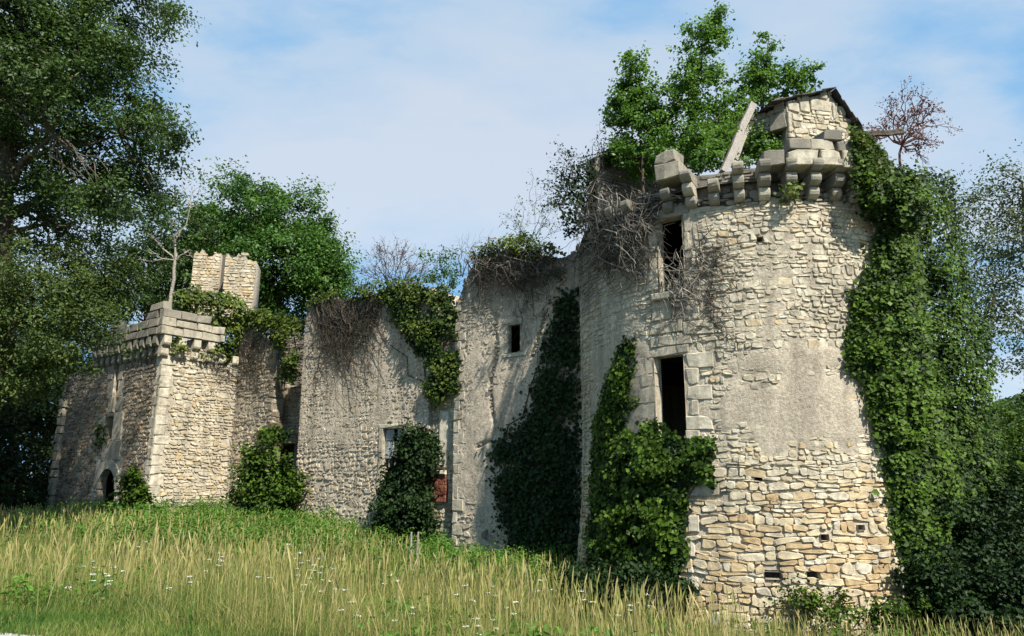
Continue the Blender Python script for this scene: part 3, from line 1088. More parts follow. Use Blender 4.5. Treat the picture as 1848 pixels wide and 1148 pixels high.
def build_tower():
    w = RW
    rnd = random.Random(11)
    upper = rect_px(w, 1188, 1234, 393, 527)
    lower = rect_px(w, 1184, 1238, 642, 815)
    cellar = rect_px(w, 1188, 1240, 1040, 1120)
    put1 = rect_px(w, 1381, 1410, 1032, 1046)
    put2 = rect_px(w, 1456, 1480, 1031, 1045)
    put3 = rect_px(w, 1481, 1496, 964, 976)
    put4 = rect_px(w, 1548, 1560, 947, 957)
    put5 = rect_px(w, 1362, 1376, 862, 868)
    put6 = rect_px(w, 1366, 1376, 428, 436)
    rear = (2.05 * TR, 2.42 * TR, .3, 2.3)  # unseen back opening, added to let skylight into the lower room
    holes = [rear, upper, lower, cellar, put1, put2, put3, put4, put5, put6]
    # dressed pieces, all given as photograph rectangles: (u0,u1,v0,v1,tone,stain)
    dressed = [
        (1234, 1256, 383, 418, .5, .25), (1234, 1250, 418, 452, .6, .2), (1234, 1262, 452, 490, .55, .2), (1234, 1254, 490, 526, .6, .15),
        (1170, 1188, 418, 455, .8, .1), (1172, 1188, 455, 488, .7, .15), (1166, 1188, 488, 525, .8, .1), (1180, 1244, 374, 393, .35, .7),
        (1244, 1310, 372, 384, .4, .45),
        (1176, 1212, 545, 578, .55, .25), (1212, 1262, 540, 580, .5, .2), (1172, 1232, 580, 602, .5, .25), (1232, 1288, 578, 604, .55, .15), (1174, 1250, 604, 624, .45, .3),
        (1168, 1244, 625, 642, .5, .35),
        (1238, 1288, 636, 664, .75, .05), (1238, 1262, 664, 695, .7, .1), (1238, 1286, 695, 722, .8, .05), (1238, 1262, 722, 750, .7, .05), (1238, 1288, 750, 776, .8, .0), (1238, 1264, 776, 803, .7, .0),
        (1150, 1184, 645, 676, .5, .25), (1138, 1184, 676, 700, .5, .25), (1152, 1184, 700, 728, .5, .25), (1140, 1184, 728, 756, .5, .25), (1154, 1184, 756, 786, .5, .2),
        (1240, 1262, 1040, 1070, .6, .1), (1240, 1256, 975, 1005, .6, .1), (1242, 1262, 930, 960, .6, .1),
        (1244, 1300, 872, 896, .5, .25),
    ]
    blocked = list(holes)
    for (u0, u1, v0, v1, tn, st) in dressed:
        r = rect_px(w, u0, u1, v0, v1)
        a, b, c, d = r
        blocked.append(r)
        block(w, a + .004, b - .004, c + .004, d - .004, -.10, .022 + rnd.uniform(0, .012), M_ashlar, tower, 'dressed_stone', tn + rnd.uniform(-.12, .12), st, .014, .006, 2, rnd=rnd)
    sill = rect_px(w, 1178, 1243, 526, 539)
    blocked.append(sill)
    block(w, sill[0], sill[1], sill[2], sill[3], -.10, .10, M_ashlar, tower, 'window_sill', .7, .2, .03, .008, 2, rnd=rnd)

    ps, pz = w.hit(1450, 735)
    pa, pb = w.hit(1440, 650)
    lm, lz = w.hit(1110, 700)
    qs, qz = w.hit(1500, 640)

    def mask(s, z):
        m = .38 + .42 * nz(s * .8, z * .9, 5) + .25 * nz(s * 3, z * 3, 1)
        fz = .6 * nz(s * 1.3, z * 1.6, 9) + .45 * nz(s * 3.5, z * 4.5, 9) + .3 * nz(s * 9, z * 9, 2)
        e = ((s - ps - .35 * (z - pz)) / 1.75) ** 2 + ((z - pz) / .85) ** 2
        m = max(m, 1.12 * (1 - sstep(.45, 1.3, e + fz)))
        e = ((s - pa) / 1.5) ** 2 + ((z - pb) / .30) ** 2
        m = max(m, 1.0 * (1 - sstep(.5, 1.2, e + fz)))
        e = ((s - lm) / 1.4) ** 2 + ((z - lz) / 2.2) ** 2
        m = max(m, .98 * (1 - sstep(.5, 1.2, e + fz)))
        if z < .15: m = min(m, .22 + .2 * nz(s * 2, z * 2, 6))
        if z > 3.0: m = min(m, .66)
        return max(0.0, min(1.0, m))

    def stain_shade(s, z):
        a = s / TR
        q = .22 * sstep(-.2, -.8, a) + 1.0 * sstep(5.45, 5.85, z) + .7 * sstep(3.4, 5.0, z + .8 * nz(s, z * .6, 44)) * sstep(-.05, -.4, a)  # weathered grey left and up, crown deepened for shade between the corbels
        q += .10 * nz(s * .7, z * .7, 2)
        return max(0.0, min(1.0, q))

    def tone(s, z, r):
        t = r.gauss(.46, .12)
        low = sstep(1.0, -.9, z)
        if r.random() < .05 + .10 * low: t = r.uniform(.66, .84)
        if r.random() < .07: t = r.uniform(.1, .3)
        return max(0, min(1, t + .30 * low))

    def size(s, z):
        if z > 3.6: return .22, .088
        if z > .3: return .20, .085
        q = nz(z * 1.3, 3.1) * .5 + .5
        if z > -.2: return .23, .092
        if z > -.9: return .25, .098
        return .28, .100 + .05 * q

    lim = 1.50 * TR
    topf = lambda s: 6.55 + .12 * nz(s * 1.5, 3.0) - (.15 if s < -1.2 else 0) - .5 * sstep(-2.6, -3.8, s) * sstep(-8.5, -7.5, s)
    core(w, -lim, lim, -3.5, topf, mask, holes, .07, 'wall_core', M_mortar, tower, None, stain_shade, (-math.pi * TR, math.pi * TR))
    st = rubble(w, -lim, lim, -3.3, .35, size, topf, mask, blocked, tone, stain_shade, 3, 5, (.006, .036), .012, .0055, .75)
    st += rubble(w, -lim, lim, .35, 5.85, size, topf, mask, blocked, tone, stain_shade, 3, 15, (.003, .026), .02, .004, .85, .22)
    st += rubble(w, -lim, lim, 5.85, 6.65, lambda s, z: (.30, .12), topf, lambda s, z: .1, blocked, tone, stain_shade, 2, 6, (-.20, -.16), .03, .014)
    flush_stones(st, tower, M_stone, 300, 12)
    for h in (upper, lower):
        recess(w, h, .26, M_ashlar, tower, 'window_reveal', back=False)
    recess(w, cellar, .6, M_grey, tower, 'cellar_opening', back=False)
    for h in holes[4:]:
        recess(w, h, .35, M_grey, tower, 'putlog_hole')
    # cap under the parapet and a floor, both unseen, added to keep the rooms dark
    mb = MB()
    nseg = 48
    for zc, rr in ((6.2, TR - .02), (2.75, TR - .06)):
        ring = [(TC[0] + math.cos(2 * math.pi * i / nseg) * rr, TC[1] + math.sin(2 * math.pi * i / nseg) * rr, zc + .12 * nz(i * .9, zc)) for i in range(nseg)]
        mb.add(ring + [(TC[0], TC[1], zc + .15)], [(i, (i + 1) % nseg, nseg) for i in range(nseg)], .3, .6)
    mb.build('darkening_slab', M_dark, tower)
    # corbels: three rounded stones stepping out
    us = [1060, 1090, 1120, 1152, 1182, 1210, 1240, 1282, 1326, 1373, 1419, 1466, 1512, 1556]
    ws = [float(w.hit(u, 330, .3)[0]) for u in us[4:]]
    step_ = (ws[-1] - ws[2]) / (len(ws) - 3)
    pass
    pos = [ws[2] + step_ * k for k in range(-9, 14)]
    for k, s in enumerate(pos):
        a = s / TR
        if abs(a) > 1.75: continue
        left = s < ws[2] - .2
        z0 = 5.72
        hw = .108
        cb = None
        for j, (pr, hgt) in enumerate(((.17, .255), (.32, .265), (.46, .25))):
            if left and rnd.random() < ((.1, .4, .7) if a > -.3 else (.55, .75, .95))[j]: continue
            if k in (10,) and j == 2: continue
            zz = z0 + sum((.26, .27, .26)[:j])
            prof = [(-.3, 0)] + [(pr - .17 + .17 * math.sin(q_), .17 - .17 * math.cos(q_)) for q_ in (0, .35, .7, 1.05, 1.4, 1.7, 1.95)] + [(pr - .035, hgt - .006), (-.3, hgt - .006)]
            jt = rnd.uniform(-.012, .012); tl = rnd.uniform(-.02, .02)
            V = []
            nP = len(prof)
            for sd in (-hw, -hw + .02, hw - .02, hw):
                ins = .012 if abs(sd) == hw else 0
                for (h, z) in prof:
                    V.append(w.P(s + jt + sd * 1.0, zz + z + tl * sd + (ins if z < .05 else -ins if z > .2 else 0), h - ins + rnd.uniform(-.006, .006)))
            Fc = []
            for q in range(3):
                for i in range(nP):
                    i2 = (i + 1) % nP
                    Fc.append((q * nP + i, q * nP + i2, (q + 1) * nP + i2, (q + 1) * nP + i))
            Fc.append(tuple(reversed(range(nP)))); Fc.append(tuple(range(3 * nP, 4 * nP)))
            mb = MB(); mb.add(V, Fc, rnd.uniform(.35, .75), rnd.uniform(.4, .8) + (.3 if a < -.3 else 0))
            if cb is None:
                cb = mb.build('corbel', M_ashlar, tower)
            else:
                mb.build('corbel_stone', M_ashlar, cb)
    # parapet blocks resting on the corbels
    for (u0, u1, v0, v1, tn, sn) in [(1376, 1418, 269, 297, .45, .55), (1418, 1480, 269, 297, .85, .12), (1480, 1521, 270, 298, .9, .1), (1521, 1557, 272, 304, .7, .35),
                                     (1424, 1464, 249, 268, .5, .6), (1464, 1508, 250, 269, .75, .35), (1510, 1551, 254, 274, .45, .75), (1486, 1520, 233, 252, .25, .9)]:
        a, b, c, d = rect_px(w, u0, u1, v0, v1, .45)
        block(w, a + .004, b - .004, c, d - .004, .02, .455 + rnd.uniform(-.02, .012), M_ashlar, tower, 'parapet_block', tn, min(1, sn + .22), .016, .008, 3, rnd=rnd)
    a, b, c, d = rect_px(w, 1178, 1226, 293, 318, .35)
    block(w, a, b, c - .06, d, -.22, .36, M_ashlar, tower, 'parapet_block', .35, .6, .02, .03, 2, rnd=rnd)
    a, b, c, d = rect_px(w, 1178, 1218, 272, 293, .35)
    block(w, a, b, c, d, -.2, .35, M_ashlar, tower, 'parapet_block', .35, .6, .02, .03, 2, rnd=rnd)


build_tower()


def flat_from_px(u0, v0, Y0, u1, v1, Y1):
    a = at(u0, v0, Y0); b = at(u1, v1, Y1)
    return FlatWall((a[0], a[1]), (b[0] - a[0], b[1] - a[1]))


def build_attic():
    """gabled wall standing on the tower top, with slates left on its edges"""
    rnd = random.Random(3)
    w = flat_from_px(1420, 240, 16.5, 1545, 240, 17.0)
    _, zb = w.hit(1480, 330)
    S = lambda u, v: [float(x) for x in w.hit(u, v)]
    pts = [S(1421, 184), S(1497, 168), S(1546, 240)]
    s_l = S(1421, 210)[0]; s_r = S(1550, 250)[0]
    top = lambda s: interp(s, [(s_l - .1, pts[0][1] + .02), (pts[0][0], pts[0][1]), (pts[1][0], pts[1][1]), (pts[2][0], pts[2][1])])
    mask = lambda s, z: .35 + .3 * nz(s * 2, z * 2)
    stn = lambda s, z: max(0, .12 + .5 * sstep(.35, .0, top(s) - z))
    core(w, s_l, s_r, float(zb), top, mask, [], .09, 'attic_wall', M_mortar, tower, .45, stn)
    q = [rect_px(w, 1421, 1441, 186, 203), rect_px(w, 1441, 1460, 183, 203), rect_px(w, 1421, 1430, 203, 232), rect_px(w, 1462, 1502, 180, 202), rect_px(w, 1502, 1512, 186, 216)]
    for r in q:
        block(w, r[0], r[1] - .005, r[2], r[3] - .005, -.2, .04, M_ashlar, tower, 'quoin_stone', .6, .25, .014, .008, rnd=rnd)
    st = rubble(w, s_l, s_r, float(zb), pts[1][1], lambda s, z: (.26, .15), top, mask, q, lambda s, z, r: r.gauss(.5, .14), stn, 3, 9, (.01, .04))
    flush_stones(st, tower, M_stone, 60, 8, 'stone')
    # left side wall, going back; its shade is put into the darker greys
    c0 = np.array(w.P(s_l, 0, -.02)[:2])
    lw = FlatWall((c0 - w.n * 0 + np.array([-1.9, 1.35])), (1.9, -1.35))
    Ls = math.hypot(1.9, 1.35)
    zt = pts[0][1]
    zlow = lambda s: float(lw.hit(1400, 236)[1])
    ltop = lambda s: zt - .12 + .08 * nz(s * 3, 2) - .35 * sstep(.5, 0, s)
    core(lw, 0, Ls, zlow(0), ltop, lambda s, z: .3, [], .1, 'side_wall', M_grey, tower, .4, lambda s, z: .7)
    st = rubble(lw, 0, Ls - .3, zlow(0), zt, lambda s, z: (.26, .12), ltop, lambda s, z: .2, [], lambda s, z, r: r.gauss(.4, .15), lambda s, z: .7, 2, 4)
    flush_stones(st, tower, M_grey, 60, 8, 'stone')
    for k in range(2):
        z0_ = zlow(0) + k * .45
        block(lw, Ls - .42 + .1 * k, Ls - .01, z0_, z0_ + .44, -.2, .05, M_ashlar, tower, 'quoin_stone', .25, .7, .014, .01, rnd=rnd)
    # slates along the two slopes, in lapped courses running back
    back = np.array([-w.n[0], -w.n[1], 0.0])
    def slates(A, B, up, n, rows, depth):
        A = np.array(A); B = np.array(B)
        for i in range(n):
            for r in range(rows):
                p = A + (B - A) * (i + rnd.uniform(-.1, .1)) / n
                e = (B - A) / n * rnd.uniform(1.15, 1.45)
                o = back * (r * depth + rnd.uniform(-.03, .03)) - back * .16
                d_ = back * depth * rnd.uniform(.9, 1.1)
                lift = np.array(up) * (.03 + .012 * (i % 3) + rnd.uniform(0, .02))
                v = [p + o + lift, p + e + o + lift + np.array(up) * -.015, p + e + o + d_ + lift, p + o + d_ + lift]
                t_ = np.array(up) * .018
                mb = MB(); mb.add([x for x in v] + [x + t_ for x in v], [(3, 2, 1, 0), (4, 5, 6, 7), (0, 1, 5, 4), (1, 2, 6, 5), (2, 3, 7, 6), (3, 0, 4, 7)], rnd.random(), .2)
                mb.build('slate', M_slate, tower)
    P = lambda p: w.P(p[0], p[1], 0)
    a = P((pts[0][0] - .55, pts[0][1] - .16)); b = P(pts[1]); c = P((pts[2][0] + .06, pts[2][1] - .05))
    slates(a, b, (0, 0, 1), 6, 3, .34)
    slates(b, c, (.6, 0, .8), 7, 3, .34)


build_attic()

# ------------------------------------------------------------------ main range facades
FD = (0.83, -0.56)
FW = FlatWall((1.8, 19.5), FD)          # s runs to the right, so the range lies at negative s


def build_wing_near():
    w = FW
    rnd = random.Random(21)
    th = empty('castle_wing', tuple(w.P(-2, -2.8, 0)), 'plastered ruined wing with one small slit window beside the round tower', 'castle wing')
    s0 = float(w.hit(820, 700)[0]); s1 = .9
    tp = [w.hit(u, v) for u, v in ((818, 560), (832, 525), (848, 486), (880, 458), (930, 446), (965, 452), (1000, 470), (1045, 452))]
    tp = [(float(a), float(b)) for a, b in tp]
    top = lambda s: interp(s, tp) + .09 * nz(s * 4, 7.0)
    win = rect_px(w, 918, 939, 586, 636)
    crack = [tuple(float(x) for x in w.hit(u, v)) for u, v in ((893, 585), (898, 640), (884, 690), (888, 740), (893, 770), (886, 795), (862, 806))]
    crack2 = [tuple(float(x) for x in w.hit(u, v)) for u, v in ((985, 560), (968, 625), (962, 640))]
    zb = float(w.hit(860, 930)[1])

    def mask(s, z):
        m = .62 + .35 * nz(s * .8, z * .8, 4) + .2 * nz(s * 3, z * 3, 2)
        m += .35 * sstep(2.8, 1.2, z)
        m -= .75 * sstep(zb + .7, zb - .2, z + .5 * nz(s * 1.2, 3))
        m -= .3 * sstep(3.6, 5.6, z)
        e = abs(s - s0)
        m -= .45 * sstep(.7, .2, e + .2 * nz(s, z * 2))
        return max(0, min(1, m))

    def stain_shade(s, z):
        q = .2 * sstep(1.5, 3.5, z) + .65 * sstep(4.3, 6.0, z + .8 * nz(s * .7, z * .4, 8)) + .2 * nz(s * .6, z * .6, 1)
        return max(.08, min(1, q))
    core(w, s0, s1, -3.3, top, mask, [win], .055, 'wall_core', M_plaster, th, 5.0, stain_shade, None, [crack, crack2])
    blocked = [win]
    # small window surround
    a, b, c, d = win
    for r, tn in (((a - .16, a, c - .02, (c + d) / 2), .7), ((a - .13, a, (c + d) / 2, d + .03), .8), ((b, b + .17, c - .02, (c + d) / 2 + .05), .6), ((b, b + .14, (c + d) / 2 + .05, d + .03), .75),
                  ((a - .2, b + .2, d + .03, d + .2), .6), ((a - .22, b + .22, c - .13, c - .02), .7)):
        blocked.append(r)
        block(w, r[0] + .003, r[1] - .003, r[2] + .003, r[3] - .003, -.1, .028 + rnd.uniform(0, .008), M_ashlar, th, 'window_surround', tn, .2, .012, .006, rnd=rnd)
    # quoins on the left edge
    z = -2.6
    k = 0
    while z < top(s0 + .1) - .2:
        h = rnd.uniform(.26, .36)
        wd = (.22, .40)[k % 2] * rnd.uniform(.9, 1.1)
        r = (s0, s0 + wd, z, z + h)
        blocked.append(r)
        block(w, r[0], r[1] - .006, r[2], r[3] - .006, -.3, .018 + rnd.uniform(0, .008), M_ashlar, th, 'quoin_stone', rnd.uniform(.3, .75), .35 + .3 * sstep(3.5, 5, z), .014, .007, rnd=rnd)
        z += h; k += 1
    st = rubble(w, s0, s1, -3.0, 6.5, lambda s, z: (.19, .125) if z > zb + .3 else (.30, .14), top, mask, blocked,
                lambda s, z, r: max(0, min(1, r.gauss(.48, .16))), stain_shade, 2, 31, (.003, .018), .06, .008, 1.0, .5)
    flush_stones(st, th, M_grey, 300, 9)
    recess(w, win, .14, M_ashlar, th, 'window_reveal', back=False)
    return th


wing_near = build_wing_near()


def build_wing_far():
    w = FW
    rnd = random.Random(22)
    th = empty('castle_wing', tuple(w.P(-9.5, -2.0, 0)), 'rough plastered wing with a shuttered window and hanging dead creeper', 'castle wing')
    s0 = float(w.hit(538, 800)[0]); s1 = float(w.hit(772, 800)[0])
    tp = [w.hit(u, v) for u, v in ((545, 560), (566, 547), (610, 541), (650, 536), (700, 522), (740, 512), (775, 520))]
    tp = [(float(a), float(b)) for a, b in tp]
    top = lambda s: interp(s, tp) + .10 * nz(s * 3, 9.0)
    win = rect_px(w, 690, 729, 773, 868)
    zb = float(w.hit(600, 800)[1])

    def mask(s, z):
        m = .60 + .4 * nz(s * .7, z * .7, 14) + .2 * nz(s * 3, z * 3, 12)
        m -= .55 * sstep(zb + .25, zb - .5, z + .5 * nz(s * 1.1, 33))
        m -= .3 * sstep(s1 - 1.6, s1 - .4, s)
        return max(0, min(.95, m))

    def stain_shade(s, z):
        q = .22 * sstep(0, 3, z) + .6 * sstep(3.6, 6.0, z + .9 * nz(s * .6, z * .3, 28)) + .2 * nz(s * .6, z * .6, 21)
        return max(.05, min(1, q))
    core(w, s0, s1, -2.6, top, mask, [win], .075, 'wall_core', M_plaster, th, 5.5, stain_shade)
    a, b, c, d = win
    blocked = [win]
    for r, tn in (((a - .2, b + .2, d, d + .14), .85), ((a - .16, a, c + .9, d), .6), ((a - .2, a, c, c + .9), .5), ((b, b + .18, c + .7, d), .6), ((b, b + .14, c, c + .7), .5)):
        blocked.append(r)
        block(w, r[0] + .003, r[1] - .003, r[2] + .003, r[3] - .003, -.1, .03, M_ashlar, th, 'window_surround', tn, .1, .012, .006, rnd=rnd)
    st = rubble(w, s0, s1, -2.4, 6.6, lambda s, z: (.185, .12) if z > zb else (.22, .115), top, mask, blocked,
                lambda s, z, r: max(0, min(1, r.gauss(.52, .16) + .2 * sstep(zb, -1.2, z) * r.random())), stain_shade, 2, 41, (.003, .020), .05, .008, 1.0, .5)
    flush_stones(st, th, M_grey, 300, 8)
    recess(w, win, .5, M_ashlar, th, 'window_reveal', back=False)
    # shutter leaves: boards with ledges, one standing open, one hanging loose
    sh = MB()
    hw = (b - a)
    root = None
    for (x0, x1, zz0, hh, dh) in ((a + .02, a + hw * .40, c + .7, -.12, 0), (b - hw * .42, b - .02, c + .75, -.10, 0)):
        nb = 2
        o = None
        for i in range(nb):
            xa = x0 + (x1 - x0) * i / nb; xb = x0 + (x1 - x0) * (i + 1) / nb - .012
            o2 = block(w, xa, xb, zz0, d - .02, hh - .03, hh, M_shut, th if o is None else o, 'shutter' if o is None else 'board', .5, 0, .006, .004, rnd=rnd)
            if o is None: o = o2
        block(w, x0, x1 - .02, d - .35, d - .27, hh, hh + .025, M_shut, o, 'batten', .5, 0, .005, .002, rnd=rnd)
    block(w, a + hw * .50, a + hw * .64, c + .25, c + 1.05, -.10, -.06, M_barkpale, th, 'shutter_board', .8, 0, .006, .004, rnd=rnd)
    return th


wing_far = build_wing_far()


def build_infill():
    """set-back strip between the two wings, with a brick-patched window base"""
    rnd = random.Random(23)
    w = FlatWall(tuple(np.array(FW.P(0, 0, -.22))[:2]), FD)
    th = empty('infill_wall', tuple(w.P(-5, -2.4, 0)), 'narrow set-back wall strip with a patch of red brick between the two wings', 'wall')
    s0 = float(w.hit(752, 800)[0]); s1 = float(w.hit(832, 800)[0])
    zt = float(w.hit(795, 560)[1])
    top = lambda s: zt + .25 * nz(s * 2, 1)
    br = rect_px(w, 779, 808, 856, 906)
    sill = rect_px(w, 772, 809, 847, 856)
    mask = lambda s, z: max(0, min(1, .25 + .4 * nz(s * 2, z * 2, 5)))
    stain_shade = lambda s, z: .15 + .3 * sstep(2, 4, z)
    core(w, s0, s1, -3.0, top, mask, [], .1, 'wall_core', M_mortar, th, .9, stain_shade)
    block(w, sill[0], sill[1], sill[2], sill[3], -.2, .16, M_ashlar, th, 'window_sill', .85, .05, .012, .005, rnd=rnd)
    bl = [sill, br]
    nrow = 8
    h = (br[3] - br[2]) / nrow
    for i in range(nrow):
        x = br[0] - (.1 if i % 2 else 0)
        while x < br[1] - .05:
            block(w, max(br[0], x) + .005, min(br[1], x + .21) - .005, br[2] + i * h + .004, br[2] + (i + 1) * h - .004, -.05, .09 + rnd.uniform(-.02, .02), M_brick, th, 'brick', rnd.random() * (.7 if i > 3 else 1), .15, .01, .006, rnd=rnd)
            x += .215
    # plastered jamb strip
    j = rect_px(w, 795, 812, 740, 846)
    block(w, j[0], j[1], j[2], j[3], -.1, .07, M_ashlar, th, 'window_jamb', .9, .1, .012, .01, rnd=rnd)
    bl.append(j)
    st = rubble(w, s0, s1, -2.8, zt, lambda s, z: (.24, .11), top, mask, bl, lambda s, z, r: max(0, min(1, r.gauss(.5, .16))), stain_shade, 2, 51, (.01, .05), .03)
    flush_stones(st, th, M_stone, 200, 8)
    return th


build_infill()

# ------------------------------------------------------------------ the gatehouse
GK = 26.0 / 28.0
GC = np.array([-0.491 * 26.0, 26.0])
GF = FlatWall(tuple(GC + np.array([-0.80, 0.60]) * 8.6 * GK), (0.80, -0.60))     # front, its far end at the near corner
GR = FlatWall(tuple(GC), (0.60, 0.80))                                       # right side, s=0 at the near corner
WA = FlatWall(tuple(GR.P(3.3 * GK, 0, 0)[:2]), FD)
gate = empty('gatehouse', (GC[0] - 2, GC[1] + 3, -1.7), 'square stone gatehouse with an arched doorway and battered parapet', 'gatehouse')


def build_gate():
    rnd = random.Random(33)
    allst = []
    brown = []
    # ---- right (sunlit) side
    w = GR
    Lr = 3.4 * GK
    zc = float(w.hit(303, 645)[1])          # under the corbels
    zp = float(w.hit(303, 606)[1])          # under the parapet
    zt = float(w.hit(303, 560)[1])
    topR = lambda s: zp - .02 - .25 * sstep(2.0, 3.4, s) + .15 * nz(s * 3, 5)
    maskR = lambda s, z: max(0, min(1, .28 + .35 * nz(s, z, 17) + .2 * nz(s * 3, z * 3, 3)))
    stR = lambda s, z: max(0, min(1, .05 + .7 * sstep(2.5, 3.3, s) + .45 * sstep(zc - .5, zc + .3, z) + .12 * nz(s, z, 2)))
    core(w, 0.02, Lr, -2.4, topR, maskR, [], .08, 'side_wall', M_mortar, gate, .34, stR)
    bl = []
    z = -2.2; k = 0
    while z < zc:
        h = rnd.uniform(.3, .42)
        wd = (.40, .52)[k % 2] * rnd.uniform(.9, 1.1)
        r = (-.01, wd, z, z + h); bl.append(r)
        block(w, -.015, wd, z, z + h - .006, -.33, .022 + rnd.uniform(0, .008), M_ashlar, gate, 'quoin_stone', rnd.uniform(.75, 1.0), .0, .014, .006, rnd=rnd)
        z += h; k += 1
    allst += rubble(w, 0.0, Lr, -2.2, zc + .5, lambda s, z: (.27, .12), topR, maskR, bl, lambda s, z, r: max(0, min(1, r.gauss(.52, .12) + (.25 if r.random() < .08 else 0))), stR, 2, 61, (.012, .045), .015, .009, .8)
    # ---- front (grazing light, put into darker stone and quoins)
    w = GF
    Lf = 8.6 * GK
    door = rect_px(w, 171, 205, 846, 990)
    slot = rect_px(w, 205, 214, 655, 745)
    niche = rect_px(w, 190, 206, 752, 792)
    topF = lambda s: zc + .5 - .5 * sstep(2.4, 1.0, s) + .15 * nz(s * 2, 15)
    maskF = lambda s, z: max(0, min(1, .35 + .35 * nz(s * .8, z * .8, 27) + .2 * nz(s * 3, z * 3, 23)))
    stF = lambda s, z: max(0, min(1, .2 + .45 * sstep(1.5, 4.5, z) + .3 * sstep(2.5, .5, s) + .15 * nz(s, z, 12)))
    # doorway: arched, so the square opening is filled at its shoulders by voussoirs
    core(w, 0, Lf - .10, -2.4, topF, maskF, [door, slot, niche], .10, 'front_wall', M_mortar, gate, 4.0, stF)
    recess(w, door, .34, M_ashlar, gate, 'gate_passage', back=False)
    recess(w, slot, .45, M_grey, gate, 'drawbridge_slot')
    recess(w, niche, .4, M_grey, gate, 'niche')
    bl = [door, slot, niche]
    a, b, c, d = door
    rad = (b - a) / 2; cx = (a + b) / 2; sp_ = d - rad
    nv = 9
    for i in range(nv):
        t0 = math.pi * i / nv; t1 = math.pi * (i + 1) / nv
        V = []
        for h in (-.25, .05):
            for rr in (rad * .93, rad + .30):
                for t in (t0 + .01, t1 - .01):
                    V.append(w.P(cx + rr * math.cos(t), sp_ + rr * math.sin(t) * 1.08, h))
        mb = MB(); mb.add(V, [(0, 1, 3, 2), (4, 6, 7, 5), (0, 4, 5, 1), (2, 3, 7, 6), (0, 2, 6, 4), (1, 5, 7, 3)], rnd.uniform(.35, .7), .35)
        mb.build('voussoir', M_ashlar, gate)
    for sgn in (0, 1):                       # shoulders behind the voussoirs
        V = []
        x = (a - .02, a + rad * .62) if sgn == 0 else (b - rad * .62, b + .02)
        pts = []
        for i in range(5):
            t = math.pi - (math.pi / 2) * i / 4 if sgn == 0 else (math.pi / 2) * i / 4
            pts.append((cx + rad * .97 * math.cos(t), sp_ + rad * math.sin(t) * 1.05))
        pts.append((cx, d + .06)); pts.append((a - .02 if sgn == 0 else b + .02, d + .06))
        for h in (-.22, .012):
            V += [w.P(p[0], p[1], h) for p in pts]
        n = len(pts)
        mb = MB(); mb.add(V, [tuple(range(n, 2 * n)), tuple(range(n))] + [(i, (i + 1) % n, n + (i + 1) % n, n + i) for i in range(n)], .4, .4)
        mb.build('arch_spandrel', M_ashlar, gate)
    bl.append((a - .32, b + .32, -2.4, d + .5))
    z = -2.2; k = 0
    while z < sp_ - .05:
        h = min(rnd.uniform(.28, .38), sp_ - z)
        for (x0, x1) in ((a - .34, a), (b, b + (.22, .34)[k % 2])):
            block(w, x0, x1, z, z + h - .008, -.3, .05, M_ashlar, gate, 'door_jamb', rnd.uniform(.6, .95), .12, .014, .006, rnd=rnd)
        z += h; k += 1
    # tall dressed panel over the door
    pr = rect_px(w, 186, 219, 795, 832)
    block(w, pr[0], pr[1], pr[2], pr[3], -.1, .06, M_ashlar, gate, 'carved_panel', .4, .6, .02, .01, rnd=rnd); bl.append(pr)
    for (u0, u1, v0, v1) in ((184, 190, 745, 795), (206, 222, 745, 795)):
        r = rect_px(w, u0, u1, v0, v1); bl.append(r)
        block(w, r[0], r[1], r[2], r[3], -.1, .06, M_ashlar, gate, 'dressed_stone', .5, .5, .014, .008, rnd=rnd)
    # slot edging
    for (u0, u1) in ((196, 205), (214, 223)):
        for (v0, v1) in ((655, 685), (685, 715), (715, 745)):
            r = rect_px(w, u0, u1, v0, v1); bl.append(r)
            block(w, r[0], r[1], r[2], r[3] - .008, -.1, .022, M_ashlar, gate, 'dressed_stone', rnd.uniform(.25, .5), .65, .014, .006, rnd=rnd)
    z = -2.2; k = 0
    while z < zc:
        h = rnd.uniform(.3, .42)
        wd = (.26, .46)[k % 2] * rnd.uniform(.85, 1.15)
        r = (Lf - wd, Lf + .01, z, z + h); bl.append(r)
        block(w, Lf - wd, Lf - .02, z, z + h - .008, -.2, .016 + rnd.uniform(0, .008), M_ashlar, gate, 'quoin_stone', rnd.uniform(.2, .5), .4, .014, .006, rnd=rnd)
        z += h; k += 1
    # angled pilaster at the far left end
    for zz in np.arange(-2.2, 3.0, .36):
        block(w, .0, .5, zz, zz + .35, -.2, .16, M_ashlar, gate, 'quoin_stone', rnd.uniform(.3, .6), .35, .016, .008, rnd=rnd)
    bl.append((0, .5, -2.2, 3.0))
    brown = rubble(w, 0, Lf, -2.2, zc + .4, lambda s, z: (.27, .125), topF, maskF, bl, lambda s, z, r: max(0, min(1, r.gauss(.55, .2))), stF, 2, 62, (.012, .05), .02, .009, .9)
    flush_stones(allst, gate, M_stone, 200, 7)
    flush_stones(brown, gate, M_brown, 100, 7)
